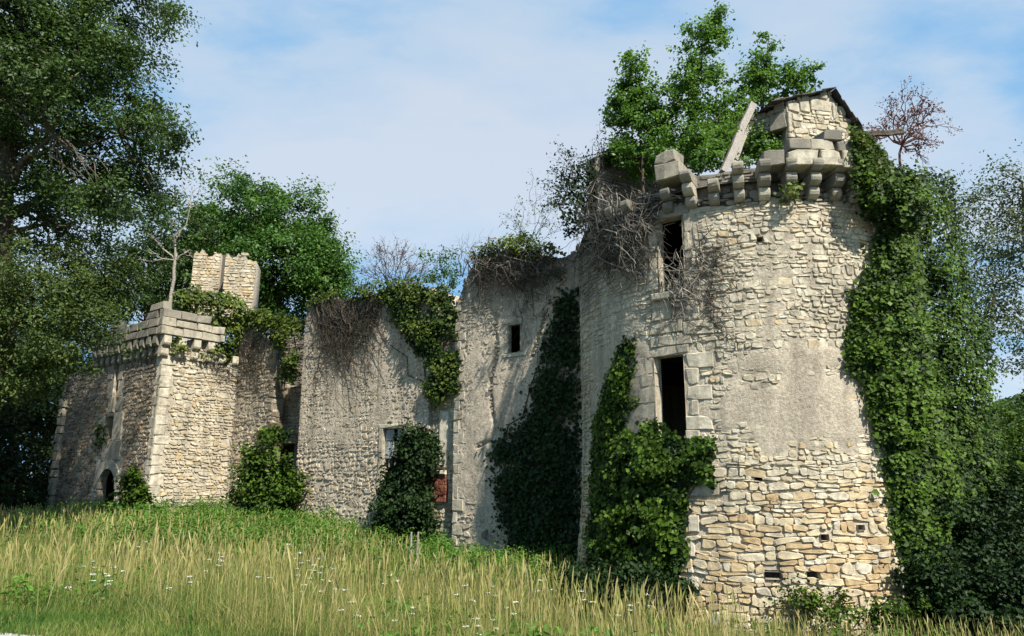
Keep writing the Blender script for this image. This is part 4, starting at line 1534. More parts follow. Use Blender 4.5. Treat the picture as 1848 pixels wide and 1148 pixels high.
    # ---- corbels and parapets on both sides; shade put into the front's darker tones
    for w, sts, tn, sn in ((GF, np.arange(3.2, 8.75, .52) * GK, .35, .8), (GR, np.arange(.0, 3.3, .62) * GK, .7, .35)):
        for s in sts:
            cb = None
            for j, (p, hh) in enumerate(((.14, (zp - zc) * .48), (.27, (zp - zc) * .5))):
                if w is GR and s > 2.2 and j == 1: continue
                z0 = zc + (0, (zp - zc) * .49)[j]
                V = []
                prof = [(-.1, 0), (p - .10, 0), (p - .03, .05), (p, .11), (p - .01, hh - .02), (p - .04, hh), (-.1, hh)]
                for sd in (-.14, .14):
                    V += [w.P(s + sd, z0 + z, h) for h, z in prof]
                n = len(prof)
                mb = MB(); mb.add(V, [tuple(reversed(range(n))), tuple(range(n, 2 * n))] + [(i, (i + 1) % n, n + (i + 1) % n, n + i) for i in range(n)], tn + rnd.uniform(-.2, .2), sn)
                if cb is None: cb = mb.build('corbel', M_ashlar, gate)
                else: mb.build('corbel_stone', M_ashlar, cb)
    zb_ = zp
    for (w, x0, x1, rows, tn, sn) in ((GR, -.27, 2.3, 3, .6, .42), (GF, 2.1, 8.28, 3, .35, .85)):
        hh = (zt - zb_) / rows
        for r_ in range(rows):
            x = x0 + (0 if r_ % 2 == 0 else -.0)
            while x < x1:
                l = rnd.uniform(.5, .85)
                xe = min(x + l, x1)
                if xe - x < .2: break
                lim = (x1, 1.85, 1.25)[r_] if w is GR else x1
                if w is GF and r_ == 2 and (rnd.random() < .35 or x < 3.7): x = xe; continue
                if w is GF and r_ == 1 and x < 2.8: x = xe; continue
                if x < lim:
                    st_ = sn + (.35 if r_ == rows - 1 else 0)
                    block(w, x, xe - .008, zb_ + r_ * hh, zb_ + (r_ + 1) * hh - .008, -.05 if w is GF else .0, .30, M_ashlar, gate, 'parapet_block', tn + rnd.uniform(-.15, .15), min(1, st_), .016, .01, rnd=rnd)
                x = xe
    # raised merlon at the corner
    for q in range(1):
        block(GF, 7.2 + .1 * q, 8.2, zt + .005 + q * .28, zt + .30 + q * .28, 0, .28, M_ashlar, gate, 'merlon_block', .4, .7, .02, .02, rnd=rnd)
    # ---- stump of a turret behind the parapet: two standing walls
    for k, (ua, ub, vt, vb, Y, dd) in enumerate(((346, 395, 452, 560, 29.3, .5), (404, 460, 456, 560, 29.0, .6))):
        A = at(ua, 500, Y); B = at(ub, 500, Y + .25)
        tw = FlatWall(tuple(A[:2]), tuple((B - A)[:2]))
        L = math.hypot(*(B - A)[:2])
        zt_ = float(tw.hit((ua + ub) / 2, vt)[1]); zb2 = float(tw.hit((ua + ub) / 2, vb)[1]) - .6
        tf = lambda s, zt_=zt_, k=k: zt_ - .14 + .55 * nz(s * 2.7, 3.4 + k * 7) + .3 * nz(s * 8.3, 3.6 + k)
        mk = lambda s, z: max(0, min(1, .45 + .4 * nz(s * 1.5, z * 1.5, 31)))
        sn = lambda s, z, zt_=zt_: .05 + .5 * sstep(zt_ - .35, zt_, z)
        core(tw, 0, L, zb2, tf, mk, [], .1, 'turret_wall', M_mortar, gate, 1.5, sn)
        st = rubble(tw, 0, L, zb2, zt_, lambda s, z: (.28, .13), tf, mk, [], lambda s, z, r: max(0, min(1, r.gauss(.6, .16))), sn, 2, 70 + k)
        flush_stones(st, gate, M_stone, 40, 7)
    # set-back filler between the two stumps, its dark colour standing in for shade
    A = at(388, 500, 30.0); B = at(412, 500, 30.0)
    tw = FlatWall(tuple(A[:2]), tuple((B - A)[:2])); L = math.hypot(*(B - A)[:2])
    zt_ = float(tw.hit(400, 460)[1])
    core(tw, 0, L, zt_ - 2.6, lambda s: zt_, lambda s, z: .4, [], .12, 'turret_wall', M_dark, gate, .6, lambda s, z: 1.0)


build_gate()


def build_back_walls():
    rnd = random.Random(44)
    w = WA
    th = empty('curtain_wall', tuple(w.P(1.2, -1.8, 0)), 'rubble curtain wall in the corner right of the gatehouse, with a doorway', 'wall')
    s1 = float(w.hit(491, 750)[0])
    tp = [(float(a), float(b)) for a, b in (w.hit(u, v) for u, v in ((415, 596), (440, 588), (465, 600), (492, 625)))]
    top = lambda s: interp(s, tp) + .12 * nz(s * 4, 1)
    mask = lambda s, z: max(0, min(.95, .4 + .4 * nz(s, z, 6) + .25 * sstep(1.5, -.5, z)))
    stain_shade = lambda s, z: max(0, min(1, .2 + .45 * sstep(.5, 3, z) + .2 * nz(s, z)))
    core(w, -.2, s1, -2.3, top, mask, [], .09, 'wall_core', M_mortar, th, .45, stain_shade)
    st = rubble(w, -.1, s1, -2.2, 6, lambda s, z: (.24, .115), top, mask, [], lambda s, z, r: max(0, min(1, r.gauss(.5, .2))), stain_shade, 2, 81, (.01, .045), .03, .01, 1.0, .35)
    flush_stones(st, th, M_grey, 200, 7)
    z = -2.2
    while z < top(s1) - .15:
        hq = rnd.uniform(.16, .3)
        block(w, s1 - rnd.uniform(.18, .36), s1 + rnd.uniform(.01, .06), z, z + hq - .012, -.46, .035, M_brown, th, 'quoin_stone', rnd.uniform(.2, .7), .45, .02, .015, rnd=rnd)
        z += hq
    # lower set-back wall with the doorway
    w2 = FlatWall(tuple(WA.P(s1 - .6, 0, -.9)[:2]), FD)
    e = 3.6
    tp2 = [(float(a), float(b)) for a, b in (w2.hit(u, v) for u, v in ((480, 690), (505, 692), (525, 700), (560, 690)))]
    top2 = lambda s: interp(s, tp2) + .12 * nz(s * 4, 4)
    door = rect_px(w2, 492, 531, 800, 940)
    st2 = lambda s, z: max(0, min(1, .2 + .4 * sstep(1, 3, z)))
    mk2 = lambda s, z: max(0, min(1, .25 + .4 * nz(s, z, 9)))
    core(w2, 0, e, -2.3, top2, mk2, [door], .1, 'door_wall', M_mortar, th, 3.0, st2)
    recess(w2, door, .5, M_grey, th, 'doorway', back=False)
    st = rubble(w2, 0, e, -2.2, 4, lambda s, z: (.26, .12), top2, mk2, [door], lambda s, z, r: max(0, min(1, r.gauss(.5, .2))), st2, 2, 83, (.01, .07), .05)
    flush_stones(st, th, M_stone, 100, 7)
    a, b, c, d = door
    block(w2, b - .06, b + .12, c, d, -.3, .06, M_wood, th, 'door_post', .8, 0, .012, .01, rnd=rnd)
    block(w2, a - .25, b + .3, d - .05, d + .13, -.4, .28, M_wood, th, 'lintel', .5, .3, .02, .02, rnd=rnd)
    # upper arch remnant, behind; darkened to stand in for the hollow's shade
    w3 = FlatWall(tuple(WA.P(s1 - 3.4, 0, -2.2)[:2]), FD)
    tp3 = [(float(a), float(b)) for a, b in (w3.hit(u, v) for u, v in ((440, 585), (480, 590), (520, 600), (560, 606)))]
    hole = rect_px(w3, 503, 538, 655, 695)
    core(w3, 0, 7.3, 0, lambda s: interp(s, tp3), lambda s, z: .3, [], .12, 'inner_wall', M_grey, th, .7, lambda s, z: .7)
    st = rubble(w3, 0, 7.3, 0, 7, lambda s, z: (.26, .12), lambda s: interp(s, tp3), lambda s, z: .2, [], lambda s, z, r: r.gauss(.4, .15), lambda s, z: .8, 2, 84)
    flush_stones(st, th, M_grey, 40, 7)


build_back_walls()


def build_tower_back_wall():
    """dark stub of wall on the left of the tower top"""
    w = flat_from_px(1083, 310, 18.3, 1200, 310, 19.6)
    L = float(w.hit(1200, 310)[0])
    zb = 5.2
    tp = [(float(a), float(b)) for a, b in (w.hit(u, v) for u, v in ((1083, 278), (1120, 268), (1160, 262), (1200, 262)))]
    top = lambda s: interp(s, tp)
    core(w, 0, L, zb, top, lambda s, z: .3, [], .12, 'turret_wall', M_grey, tower, .6, lambda s, z: .85)  # the stub's shade is put into this heavy grey
    st = rubble(w, 0, L, zb, 9, lambda s, z: (.28, .13), top, lambda s, z: .2, [], lambda s, z, r: r.gauss(.35, .15), lambda s, z: .85, 2, 91)
    flush_stones(st, tower, M_grey, 50, 9)


build_tower_back_wall()

# ------------------------------------------------------------------ timber
def beam(name, label, A, B, wd, th_, side, cat='beam', mat=None):
    A = np.array(A, float); B = np.array(B, float)
    t = unit(B - A); s = np.array(side, float); s = unit(s - (s @ t) * t); n = np.cross(t, s)
    V, Fc = [], []
    nn = 7
    prof = [(-1, -1), (-.86, -1.0), (.86, -1), (1, -1), (1, 1), (.25, 1), (.2, .55), (.12, 1), (-1, 1)]
    m = len(prof)
    for i in range(nn):
        p = A + (B - A) * i / (nn - 1) + s * .012 * math.sin(i * 1.3) + n * .01 * math.cos(i * 2.1)
        for a, b in prof:
            V.append(p + s * a * wd / 2 * (1 + .05 * math.sin(i * 2.3 + a)) + n * b * th_ / 2)
    for i in range(nn - 1):
        for j in range(m):
            k = (j + 1) % m
            Fc.append((i * m + j, i * m + k, (i + 1) * m + k, (i + 1) * m + j))
    Fc.append(tuple(reversed(range(m)))); Fc.append(tuple(range((nn - 1) * m, nn * m)))
    mb = MB(); mb.add(V, Fc)
    o = mb.build(name, mat or M_wood)
    return tag(o, label, cat)


beam('roof_timber', 'long weathered grey timber leaning at the tower top against the attic wall', at(1305, 312, 15.6), at(1358, 188, 16.9), .17, .14, (1, .4, .1), 'timber')
beam('roof_timber', 'thinner split timber lying behind the long leaning one', at(1322, 300, 15.9), at(1352, 228, 16.8), .09, .09, (1, .4, .1), 'timber')
beam('broken_beam', 'broken dark beam end sticking out right of the attic gable', at(1555, 243, 17.6), at(1628, 238, 18.2), .13, .11, (0, 0, 1), 'beam', M_bark)
for i, (u, hgt) in enumerate(((741, 1.5), (752, 1.55))):
    p = at(u, 1000, 17.6)
    zg = float(ground_z(p[0], p[1])[0])
    o = tube_obj('wooden_stake', [(np.array([(p[0], p[1], zg - .1), (p[0] + .01, p[1], zg + .6), (p[0] + .02 * i, p[1] + .02, at(u, 960, 17.6)[2])]), (.028, .027, .024))], M_barkpale, None, 7)
    tag(o, ('thin bare stake in the grass, the left one of the pair before the dark bush', 'thin bare stake in the grass, the right one of the pair before the dark bush')[i], 'stake', 'stakes standing in the meadow')

# ------------------------------------------------------------------ trees
def gz(x, y):
    return float(ground_z(x, y)[0])


def tp_(u, v, Y):
    return at(u, v, Y)


def ground_pt(u, Y):
    x = (u - 924) / F * Y / .985
    return np.array([x, Y, gz(x, Y) - .1])


def build_trees():
    # big tree on the left
    Y = 19.5
    tree('oak_tree', 'huge dark tree filling the upper left corner of the picture', 'tree',
         [ground_pt(-12, Y), tp_(0, 640, Y), tp_(8, 420, Y), tp_(14, 240, Y), tp_(30, 60, Y), tp_(60, -150, Y)],
         px_blobs([(90, 30, 150, 110, 0), (185, 60, 46, 64, -1), (60, 150, 110, 80, -1.5), (170, 170, 110, 80, .5), (215, 235, 88, 68, 0), (285, 255, 42, 52, -.5),
                   (110, 300, 120, 80, 1.0), (230, 330, 70, 45, 1.5), (180, 365, 90, 45, -.8), (60, 400, 90, 60, .5), (-60, 250, 90, 220, 0), (-40, 30, 120, 150, 0), (110, -120, 190, 110, 0), (300, 305, 26, 18, 0)], Y, .9),
         M_leafbig, M_bark, 720, 170, .50, .13, .5, .36, 480, shell=.35, tw=.009, jit=.12)
    Y = 18.5
    tree('hazel_tree', 'olive green lower tree under the huge one, hanging before the gatehouse', 'tree',
         [ground_pt(-70, Y + 1), tp_(-30, 800, Y + 1), tp_(0, 680, Y), tp_(30, 560, Y)],
         px_blobs([(70, 560, 105, 75, 0), (138, 600, 55, 55, -.5), (30, 500, 90, 50, .5), (80, 645, 55, 34, 0), (-30, 640, 80, 80, 0), (170, 500, 60, 45, 1.0), (40, 690, 50, 35, 0)], Y, .9),
         M_leafolive, M_bark, 270, 120, .45, .11, .5, .14, 60, shell=.4)
    # tree behind the gatehouse
    Y = 42
    tree('lime_tree', 'rounded bright green tree rising behind the gatehouse', 'tree',
         [ground_pt(470, Y), tp_(470, 700, Y), tp_(465, 560, Y), tp_(470, 430, Y)],
         px_blobs([(440, 385, 75, 62, -1), (520, 395, 70, 52, 0), (400, 430, 70, 60, 1), (565, 450, 55, 55, 0), (500, 470, 85, 70, -2), (590, 495, 46, 50, 0), (540, 550, 70, 60, 1), (440, 520, 80, 60, 0), (370, 470, 55, 50, 1), (600, 540, 30, 30, 0), (440, 335, 26, 18, -1)], Y, .9),
         M_leafmid, M_bark, 540, 120, .80, .22, .6, .45, 220, shell=.5, jit=.12)
    Y = 36
    tree('elm_tree', 'dark tree between the huge tree and the rounded one, behind the dead sapling', 'tree',
         [ground_pt(260, Y), tp_(262, 700, Y), tp_(265, 560, Y), tp_(270, 440, Y)],
         px_blobs([(270, 450, 65, 60, 0), (330, 430, 55, 50, 1), (230, 520, 70, 60, 0), (310, 520, 60, 55, 1), (170, 560, 60, 60, 0), (350, 490, 40, 50, 1)], Y, .9),
         M_leafbig, M_bark, 230, 100, .7, .19, .55, .3, 50, shell=.35)
    # dark understory left of the gatehouse
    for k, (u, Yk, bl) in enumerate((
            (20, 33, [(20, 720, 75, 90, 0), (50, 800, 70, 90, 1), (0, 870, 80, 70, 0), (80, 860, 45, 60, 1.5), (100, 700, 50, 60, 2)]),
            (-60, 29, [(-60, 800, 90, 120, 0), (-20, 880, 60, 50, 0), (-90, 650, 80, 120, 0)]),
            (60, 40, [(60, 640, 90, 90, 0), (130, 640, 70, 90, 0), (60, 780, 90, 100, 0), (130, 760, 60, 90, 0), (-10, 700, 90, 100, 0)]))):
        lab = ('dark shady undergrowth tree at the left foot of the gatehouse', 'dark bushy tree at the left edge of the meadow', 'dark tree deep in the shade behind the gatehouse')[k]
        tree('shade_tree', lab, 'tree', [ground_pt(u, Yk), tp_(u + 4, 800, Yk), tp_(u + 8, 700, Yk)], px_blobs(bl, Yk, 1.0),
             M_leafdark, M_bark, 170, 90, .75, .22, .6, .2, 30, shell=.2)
    # pale tree on the right
    Y = 21
    tree('willow_tree', 'sparse pale leaved tree at the right edge beyond the ivy', 'tree',
         [ground_pt(1890, Y), tp_(1880, 800, Y), tp_(1868, 600, Y), tp_(1850, 450, Y), tp_(1845, 330, Y)],
         px_blobs([(1830, 350, 40, 42, 0), (1770, 385, 42, 40, 0), (1790, 450, 55, 45, 0), (1850, 430, 50, 60, .5), (1770, 520, 40, 45, 0), (1830, 540, 55, 55, .5), (1800, 600, 45, 35, 0), (1880, 620, 60, 60, 0), (1920, 420, 60, 100, 0), (1735, 420, 18, 30, 0)], Y, .9),
         M_leafpale, M_bark, 250, 60, .5, .11, .5, .16, 70, shell=.35, tw=.014)
    # small trees rooted in the tower top
    tree('maple_sapling', 'leftmost bushy sapling growing from the tower top', 'sapling',
         [tp_(1160, 345, 18.2) - np.array([0, 0, .6]), tp_(1158, 270, 18), tp_(1150, 180, 18), tp_(1146, 105, 18)],
         px_blobs([(1145, 120, 20, 30, 0), (1150, 165, 38, 30, 0), (1128, 195, 38, 28, .2), (1170, 200, 40, 35, -.2), (1140, 235, 48, 26, 0), (1185, 245, 40, 30, 0), (1118, 262, 28, 14, 0), (1160, 285, 66, 22, -.2), (1108, 185, 16, 16, 0)], 18, .9),
         M_leafbright, M_bark, 150, 80, .22, .10, .7, .06, 40, shell=.3, tw=.008, jit=.08)
    tree('maple_sapling', 'tallest sapling in the middle of the tower top, reaching highest', 'sapling',
         [tp_(1230, 330, 17.8) - np.array([0, 0, .5]), tp_(1240, 250, 17.6), tp_(1250, 180, 17.6), tp_(1270, 90, 17.6), tp_(1292, 20, 17.6)],
         px_blobs([(1295, 28, 20, 16, 0), (1265, 55, 30, 24, 0), (1298, 70, 22, 24, 0), (1262, 95, 35, 24, 0), (1255, 135, 45, 26, .2), (1295, 140, 26, 26, 0), (1230, 160, 32, 20, 0), (1275, 185, 50, 24, 0), (1240, 205, 40, 20, 0), (1300, 215, 45, 22, 0), (1330, 240, 40, 24, 0), (1260, 265, 48, 26, 0)], 17.6, .9),
         M_leafbright, M_bark, 165, 58, .22, .10, .7, .075, 60, shell=.3, tw=.008, jit=.10)
    tree('maple_sapling', 'right sapling beside the attic gable on the tower top', 'sapling',
         [tp_(1370, 260, 18.4) - np.array([0, 0, .6]), tp_(1376, 190, 18.4), tp_(1382, 120, 18.4), tp_(1388, 65, 18.4)],
         px_blobs([(1384, 78, 12, 22, 0), (1378, 110, 26, 22, 0), (1395, 140, 34, 24, 0), (1352, 150, 34, 28, 0), (1430, 140, 30, 20, 0), (1460, 140, 22, 18, 0), (1400, 170, 50, 20, 0), (1340, 190, 40, 26, 0)], 18.4, .9),
         M_leafbright, M_bark, 105, 56, .21, .10, .7, .06, 40, shell=.3, tw=.008, jit=.10)
    tree('bramble_bush', 'low leafy bush spilling over the tower rim behind the leaning timber', 'bush',
         [tp_(1260, 320, 16.2), tp_(1262, 280, 16.3)],
         px_blobs([(1250, 270, 45, 26, 0), (1290, 260, 36, 34, .3), (1275, 290, 44, 18, -.1), (1345, 265, 45, 34, .5), (1380, 275, 30, 16, .3), (1395, 255, 34, 20, .9), (1225, 245, 30, 20, .2)], 16.4, .7),
         M_leafbright, M_bark, 130, 70, .2, .09, .7, .03, 20, shell=.2, tw=.006)
    # dead reddish bush
    b = tp_(1623, 320, 19)
    tips = [tp_(u, v, 19 + rng.uniform(-.4, .4)) for u, v in ((1588, 228), (1580, 246), (1608, 208), (1632, 205), (1652, 202), (1672, 208), (1682, 214), (1676, 228), (1622, 222), (1648, 240), (1662, 268), (1655, 276), (1596, 240))]
    root = empty('dead_bush', tuple(b), 'withered reddish brown bush above the ivy right of the gable', 'bush')
    mid = tp_(1628, 262, 19)
    pa = twig_spray(mid, tips, .03, 2, .4, 4)
    pa.append((limb(b - np.array([0, 0, .3]), mid, 6, .03), np.linspace(.055, .035, 6)))
    tube_obj('branches', pa, M_twigred, root, 4)
    ends = np.array([p[0][-1] for p in pa if np.linalg.norm(p[0][-1] - p[0][0]) > .02])
    ends = ends[ends[:, 2] > mid[2] - .1]
    nl = 1500
    k = rng.integers(0, len(ends), nl)
    pos = ends[k] + rng.normal(0, .06, (nl, 3))
    link('withered_leaves', leaf_mesh('withered_leaves', pos, rng.normal(size=(nl, 3)), rng.uniform(.04, .10, nl), rng.random(nl), .5), M_rust, root)
    # dead sapling on the gatehouse
    b = tp_(308, 560, 26.9)
    root = empty('dead_sapling', tuple(b), 'bare whitish dead sapling standing at the gatehouse corner', 'sapling')
    m1 = tp_(316, 470, 26.9)
    pa = [(limb(b - np.array([0, 0, .5]), m1, 8, .015), np.linspace(.085, .06, 8))]
    for (u, v) in ((343, 375), (285, 440), (338, 455), (320, 420), (270, 470), (345, 520)):
        pa += twig_spray(m1 if v < 480 else tp_(312, 530, 26.9), [tp_(u, v, 26.9 + rng.uniform(-.3, .3))], .04, 2, .3, 3)
    tube_obj('trunk', pa, M_barkpale, root, 5)


build_trees()


def bush(name, label, blobs, Y, mat, n, per, cr, leaf, u0, squash=.9, cat='bush', shell=.15, trunkmat=None, group=None):
    x = ground_pt(u0, Y)
    b = px_blobs(blobs, Y, squash)
    c = np.array(b[0][:3])
    return tree(name, label, cat, [x, x * .5 + c * .5, c], b, mat, trunkmat or M_bark, n, per, cr, leaf, .7, .05, 16, group, shell, .008)


bush('ivy_bush', 'dark green bush at the foot of the gatehouse beside the arched door', [(242, 882, 17, 26), (232, 905, 13, 16), (250, 902, 14, 20)], 25.3, M_ivy, 36, 80, .22, .13, 243)
bush('ivy_bush', 'round dark green bush before the doorway in the curtain wall corner', [(470, 865, 32, 45, .3), (505, 875, 28, 36), (480, 895, 48, 26), (462, 828, 14, 20), (515, 890, 22, 24)], 25.3, M_ivy, 110, 90, .35, .15, 482)
bush('ivy_bush', 'large dark bush half hiding the shuttered window', [(752, 830, 34, 46), (765, 800, 20, 28), (735, 890, 38, 46), (755, 890, 24, 54), (708, 905, 20, 40), (722, 945, 36, 24), (756, 945, 24, 26)], 22.3, M_ivyd, 240, 110, .32, .12, 740)
bush('bramble_bush', 'shaded bramble bush at the lower right foot of the ivy', [(1700, 990, 65, 70), (1760, 1000, 60, 80), (1820, 960, 60, 70, 1), (1680, 1070, 50, 50, -1), (1750, 1080, 80, 55, -1), (1830, 1060, 60, 70, -1), (1860, 1000, 60, 90)], 15.2, M_ivyd, 300, 110, .3, .10, 1760)
bush('elder_bush', 'brighter green bush at the right edge below the far hill', [(1830, 900, 40, 55), (1860, 860, 50, 80), (1800, 920, 34, 40), (1825, 800, 26, 50, 2)], 17.5, M_ivy, 130, 100, .32, .11, 1850)
bush('weed_clump', 'dark leafy weeds against the tower foot at its right', [(1450, 1090, 36, 30), (1545, 1100, 34, 26), (1600, 1110, 40, 22, -.3), (1640, 1085, 26, 40), (1500, 1115, 40, 22, -.4)], 13.7, M_ivy, 45, 50, .2, .08, 1540, cat='weeds')
bush('weed_clump', 'dark weeds in front of the cellar opening', [(1150, 1050, 60, 24), (1080, 1040, 50, 26), (1225, 1062, 20, 16)], 14.8, M_ivyd, 60, 60, .22, .09, 1150, cat='weeds')

# ------------------------------------------------------------------ ivy
class IvyBank:
    """free-standing bank of ivy right of the tower: a leaning rounded surface"""
    def hit(self, u, v):
        return np.asarray(u, float), np.asarray(v, float)

    def pos(self, u, v, h):
        ul = np.interp(v, (280, 520, 800, 1100), (1545, 1535, 1580, 1640))
        ur = np.interp(v, (280, 420, 650, 900, 1100), (1735, 1745, 1815, 1835, 1850))
        t = np.clip((u - ul) / (ur - ul), 0, 1)
        Y = 18.6 - 2.4 * np.sin(np.pi * np.clip(t * .9 + .08, 0, 1)) ** .8 - .9 * np.clip((v - 500) / 600, 0, 1) + .2 * np.sin(v * .03 + u * .02) + .08 * np.sin(u * .07 - v * .017)
        x, y, zz = ray(u, v)
        A = x * x + y * y; B = x * TC[0] + y * TC[1]
        R_ = TR + .08 + .42 * np.clip((420 - v) / 60, 0, 1) + .12 * np.clip((v - 850) / 250, 0, 1)
        D = B * B - A * (TC @ TC - R_ * R_)
        Yt = np.where(D > 0, (B - np.sqrt(np.maximum(D, 0))) / A * y, 99.0)
        Y = np.minimum(Y, Yt) - .12 * np.exp(-np.abs(Y - np.minimum(Yt, 40)) / .25) - h * .9 * np.clip(.35 + 1.6 * t, 0, 1)
        p = at(u, v, Y)
        n = np.stack([(t - .5) * 1.6 + .1, -np.ones_like(t), np.full_like(t, .25)], 1)
        return p, unit(n)


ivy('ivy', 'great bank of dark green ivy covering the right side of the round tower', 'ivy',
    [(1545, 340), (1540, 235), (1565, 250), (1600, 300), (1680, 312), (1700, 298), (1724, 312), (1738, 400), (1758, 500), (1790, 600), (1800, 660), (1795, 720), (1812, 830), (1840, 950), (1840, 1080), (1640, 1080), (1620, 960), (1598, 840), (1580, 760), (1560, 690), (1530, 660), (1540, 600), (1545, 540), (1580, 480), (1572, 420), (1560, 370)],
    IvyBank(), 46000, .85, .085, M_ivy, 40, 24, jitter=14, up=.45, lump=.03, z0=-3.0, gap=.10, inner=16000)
ivy('ivy', 'yellow green ivy on the slope just right of the attic gable', 'ivy',
    [(1535, 232), (1560, 240), (1590, 270), (1625, 320), (1590, 330), (1560, 300), (1548, 270)], IvyBank(), 2200, .5, .085, M_ivyy, 15, 2, jitter=6, z0=5.5)
ivy('ivy', 'ivy bush bulging over the middle of the tower below the lower window', 'ivy',
    [(1180, 760), (1215, 785), (1240, 800), (1270, 790), (1292, 800), (1280, 830), (1290, 880), (1265, 860), (1245, 880), (1235, 930), (1240, 1000), (1225, 1035), (1180, 1040), (1100, 1045), (1065, 1030), (1068, 960), (1075, 900), (1085, 840), (1105, 800), (1140, 775)],
    RW, 15000, .75, .095, M_ivy, 50, 10, up=.4, lump=.035, z0=-2.8, gap=.10, inner=5000)
ivy('ivy', 'tall strand of ivy climbing the left of the tower to the lower window', 'ivy',
    [(1130, 615), (1146, 620), (1140, 690), (1128, 760), (1118, 810), (1100, 860), (1070, 880), (1074, 800), (1082, 740), (1098, 690), (1112, 650)], RW, 3000, .22, .09, M_ivy, 18, 4, z0=-1)
ivy('ivy', 'yellow tipped ivy twigs left of the lower window', 'ivy', [(1130, 715), (1155, 722), (1150, 735), (1125, 740)], RW, 110, .12, .07, M_ivyy, 10, 2, jitter=5)
ivy('ivy', 'thin ivy fringe on the right edge of the sunlit tower face', 'ivy',
    [(1560, 470), (1575, 540), (1570, 600), (1560, 680), (1540, 680), (1525, 640), (1535, 560), (1525, 520), (1545, 530)], RW, 1300, .2, .08, M_ivy, 12, 3, jitter=8)
ivy('ivy', 'small ivy tuft hanging among the corbels', 'ivy', [(1408, 340), (1432, 335), (1436, 362), (1415, 376), (1402, 362)], RW, 170, .3, .07, M_ivyy, 12, 2, base_h=.2)
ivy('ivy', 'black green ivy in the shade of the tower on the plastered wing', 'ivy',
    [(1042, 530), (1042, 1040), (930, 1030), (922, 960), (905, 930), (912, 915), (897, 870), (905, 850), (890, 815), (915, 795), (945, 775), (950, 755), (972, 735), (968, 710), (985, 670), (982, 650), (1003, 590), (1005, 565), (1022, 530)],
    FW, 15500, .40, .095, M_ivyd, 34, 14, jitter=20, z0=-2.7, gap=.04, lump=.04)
ivy('ivy', 'ivy cascading in the gap between the two wings', 'ivy',
    [(640, 530), (700, 500), (760, 505), (815, 520), (826, 580), (828, 660), (832, 700), (815, 728), (780, 735), (765, 690), (760, 640), (735, 610), (700, 570), (670, 550)], FW, 5200, .60, .10, M_ivyy, 34, 14, up=.5, z0=2, gap=.30, lump=.035)
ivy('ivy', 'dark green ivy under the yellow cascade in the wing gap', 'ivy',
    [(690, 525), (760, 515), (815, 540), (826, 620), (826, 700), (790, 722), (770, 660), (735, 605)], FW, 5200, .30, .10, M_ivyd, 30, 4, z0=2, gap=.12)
ivy('ivy', 'green ivy mat on top of the plastered wing below the dark tower corner', 'ivy',
    [(850, 470), (880, 440), (930, 425), (960, 420), (1000, 445), (1030, 470), (1010, 500), (975, 495), (940, 470), (900, 465), (870, 480)], FW, 2600, .40, .09, M_ivyy, 18, 4, up=.6, z0=5, gap=.32)
ivy('ivy', 'dark ivy clinging to the left shoulder of the tower top', 'ivy',
    [(1010, 330), (1040, 300), (1080, 285), (1090, 340), (1080, 370), (1050, 420), (1020, 430), (1012, 380)], FlatWall((1.75, 18.6), (1, .1)), 1300, .4, .09, M_ivyd, 18, 5, up=.5, z0=5)
ivy('ivy', 'shaded ivy hanging from the dark wall stub under the leftmost sapling', 'ivy',
    [(1085, 278), (1130, 262), (1180, 258), (1200, 290), (1180, 310), (1130, 300), (1090, 300)], flat_from_px(1083, 310, 18.2, 1200, 310, 19.5), 1500, .3, .09, M_ivyd, 14, 2, z0=6)
ivy('ivy', 'yellow green ivy draped over the gatehouse top below the turret stump', 'ivy',
    [(318, 530), (350, 520), (400, 530), (455, 545), (462, 580), (440, 590), (425, 640), (405, 655), (388, 640), (395, 605), (370, 580), (325, 560)], FlatWall(GR.P(0, 0, -.25)[:2], (.66, .75)), 4200, .6, .13, M_ivyy, 20, 8, up=.7, z0=4, gap=.25, lump=.035)
ivy('ivy', 'yellow green ivy over the broken top of the curtain wall right of the gatehouse', 'ivy',
    [(440, 550), (500, 560), (548, 585), (552, 660), (530, 690), (510, 680), (515, 640), (495, 620), (478, 600), (445, 595)], WA, 3600, .4, .13, M_ivyy, 18, 4, up=.7, z0=4, gap=.25, lump=.035)
ivy('ivy', 'small ivy curtain under the gatehouse parapet', 'ivy', [(300, 612), (330, 612), (375, 622), (400, 640), (385, 655), (345, 640), (310, 632)], GR, 700, .25, .12, M_ivyy, 12, 2, base_h=.2, z0=4, gap=.3)
ivy('ivy', 'ivy patch beside the carved panel over the arched door', 'ivy', [(176, 770), (190, 765), (192, 800), (178, 810)], GF, 160, .2, .13, M_ivyy, 8, 1)
ivy('ivy', 'ivy tuft over the broken lintel of the curtain wall doorway', 'ivy', [(470, 780), (500, 770), (530, 785), (505, 800), (475, 800)], WA, 500, .3, .13, M_ivy, 10, 1)

ivy('ivy', 'thin mossy ivy fringe along the flat top of the shuttered wing', 'ivy',
    [(556, 540), (600, 527), (640, 518), (700, 502), (704, 532), (640, 544), (600, 549), (560, 556)], FW, 1500, .25, .085, M_ivyy, 12, 3, up=.7, z0=5, gap=.3, lump=.05)
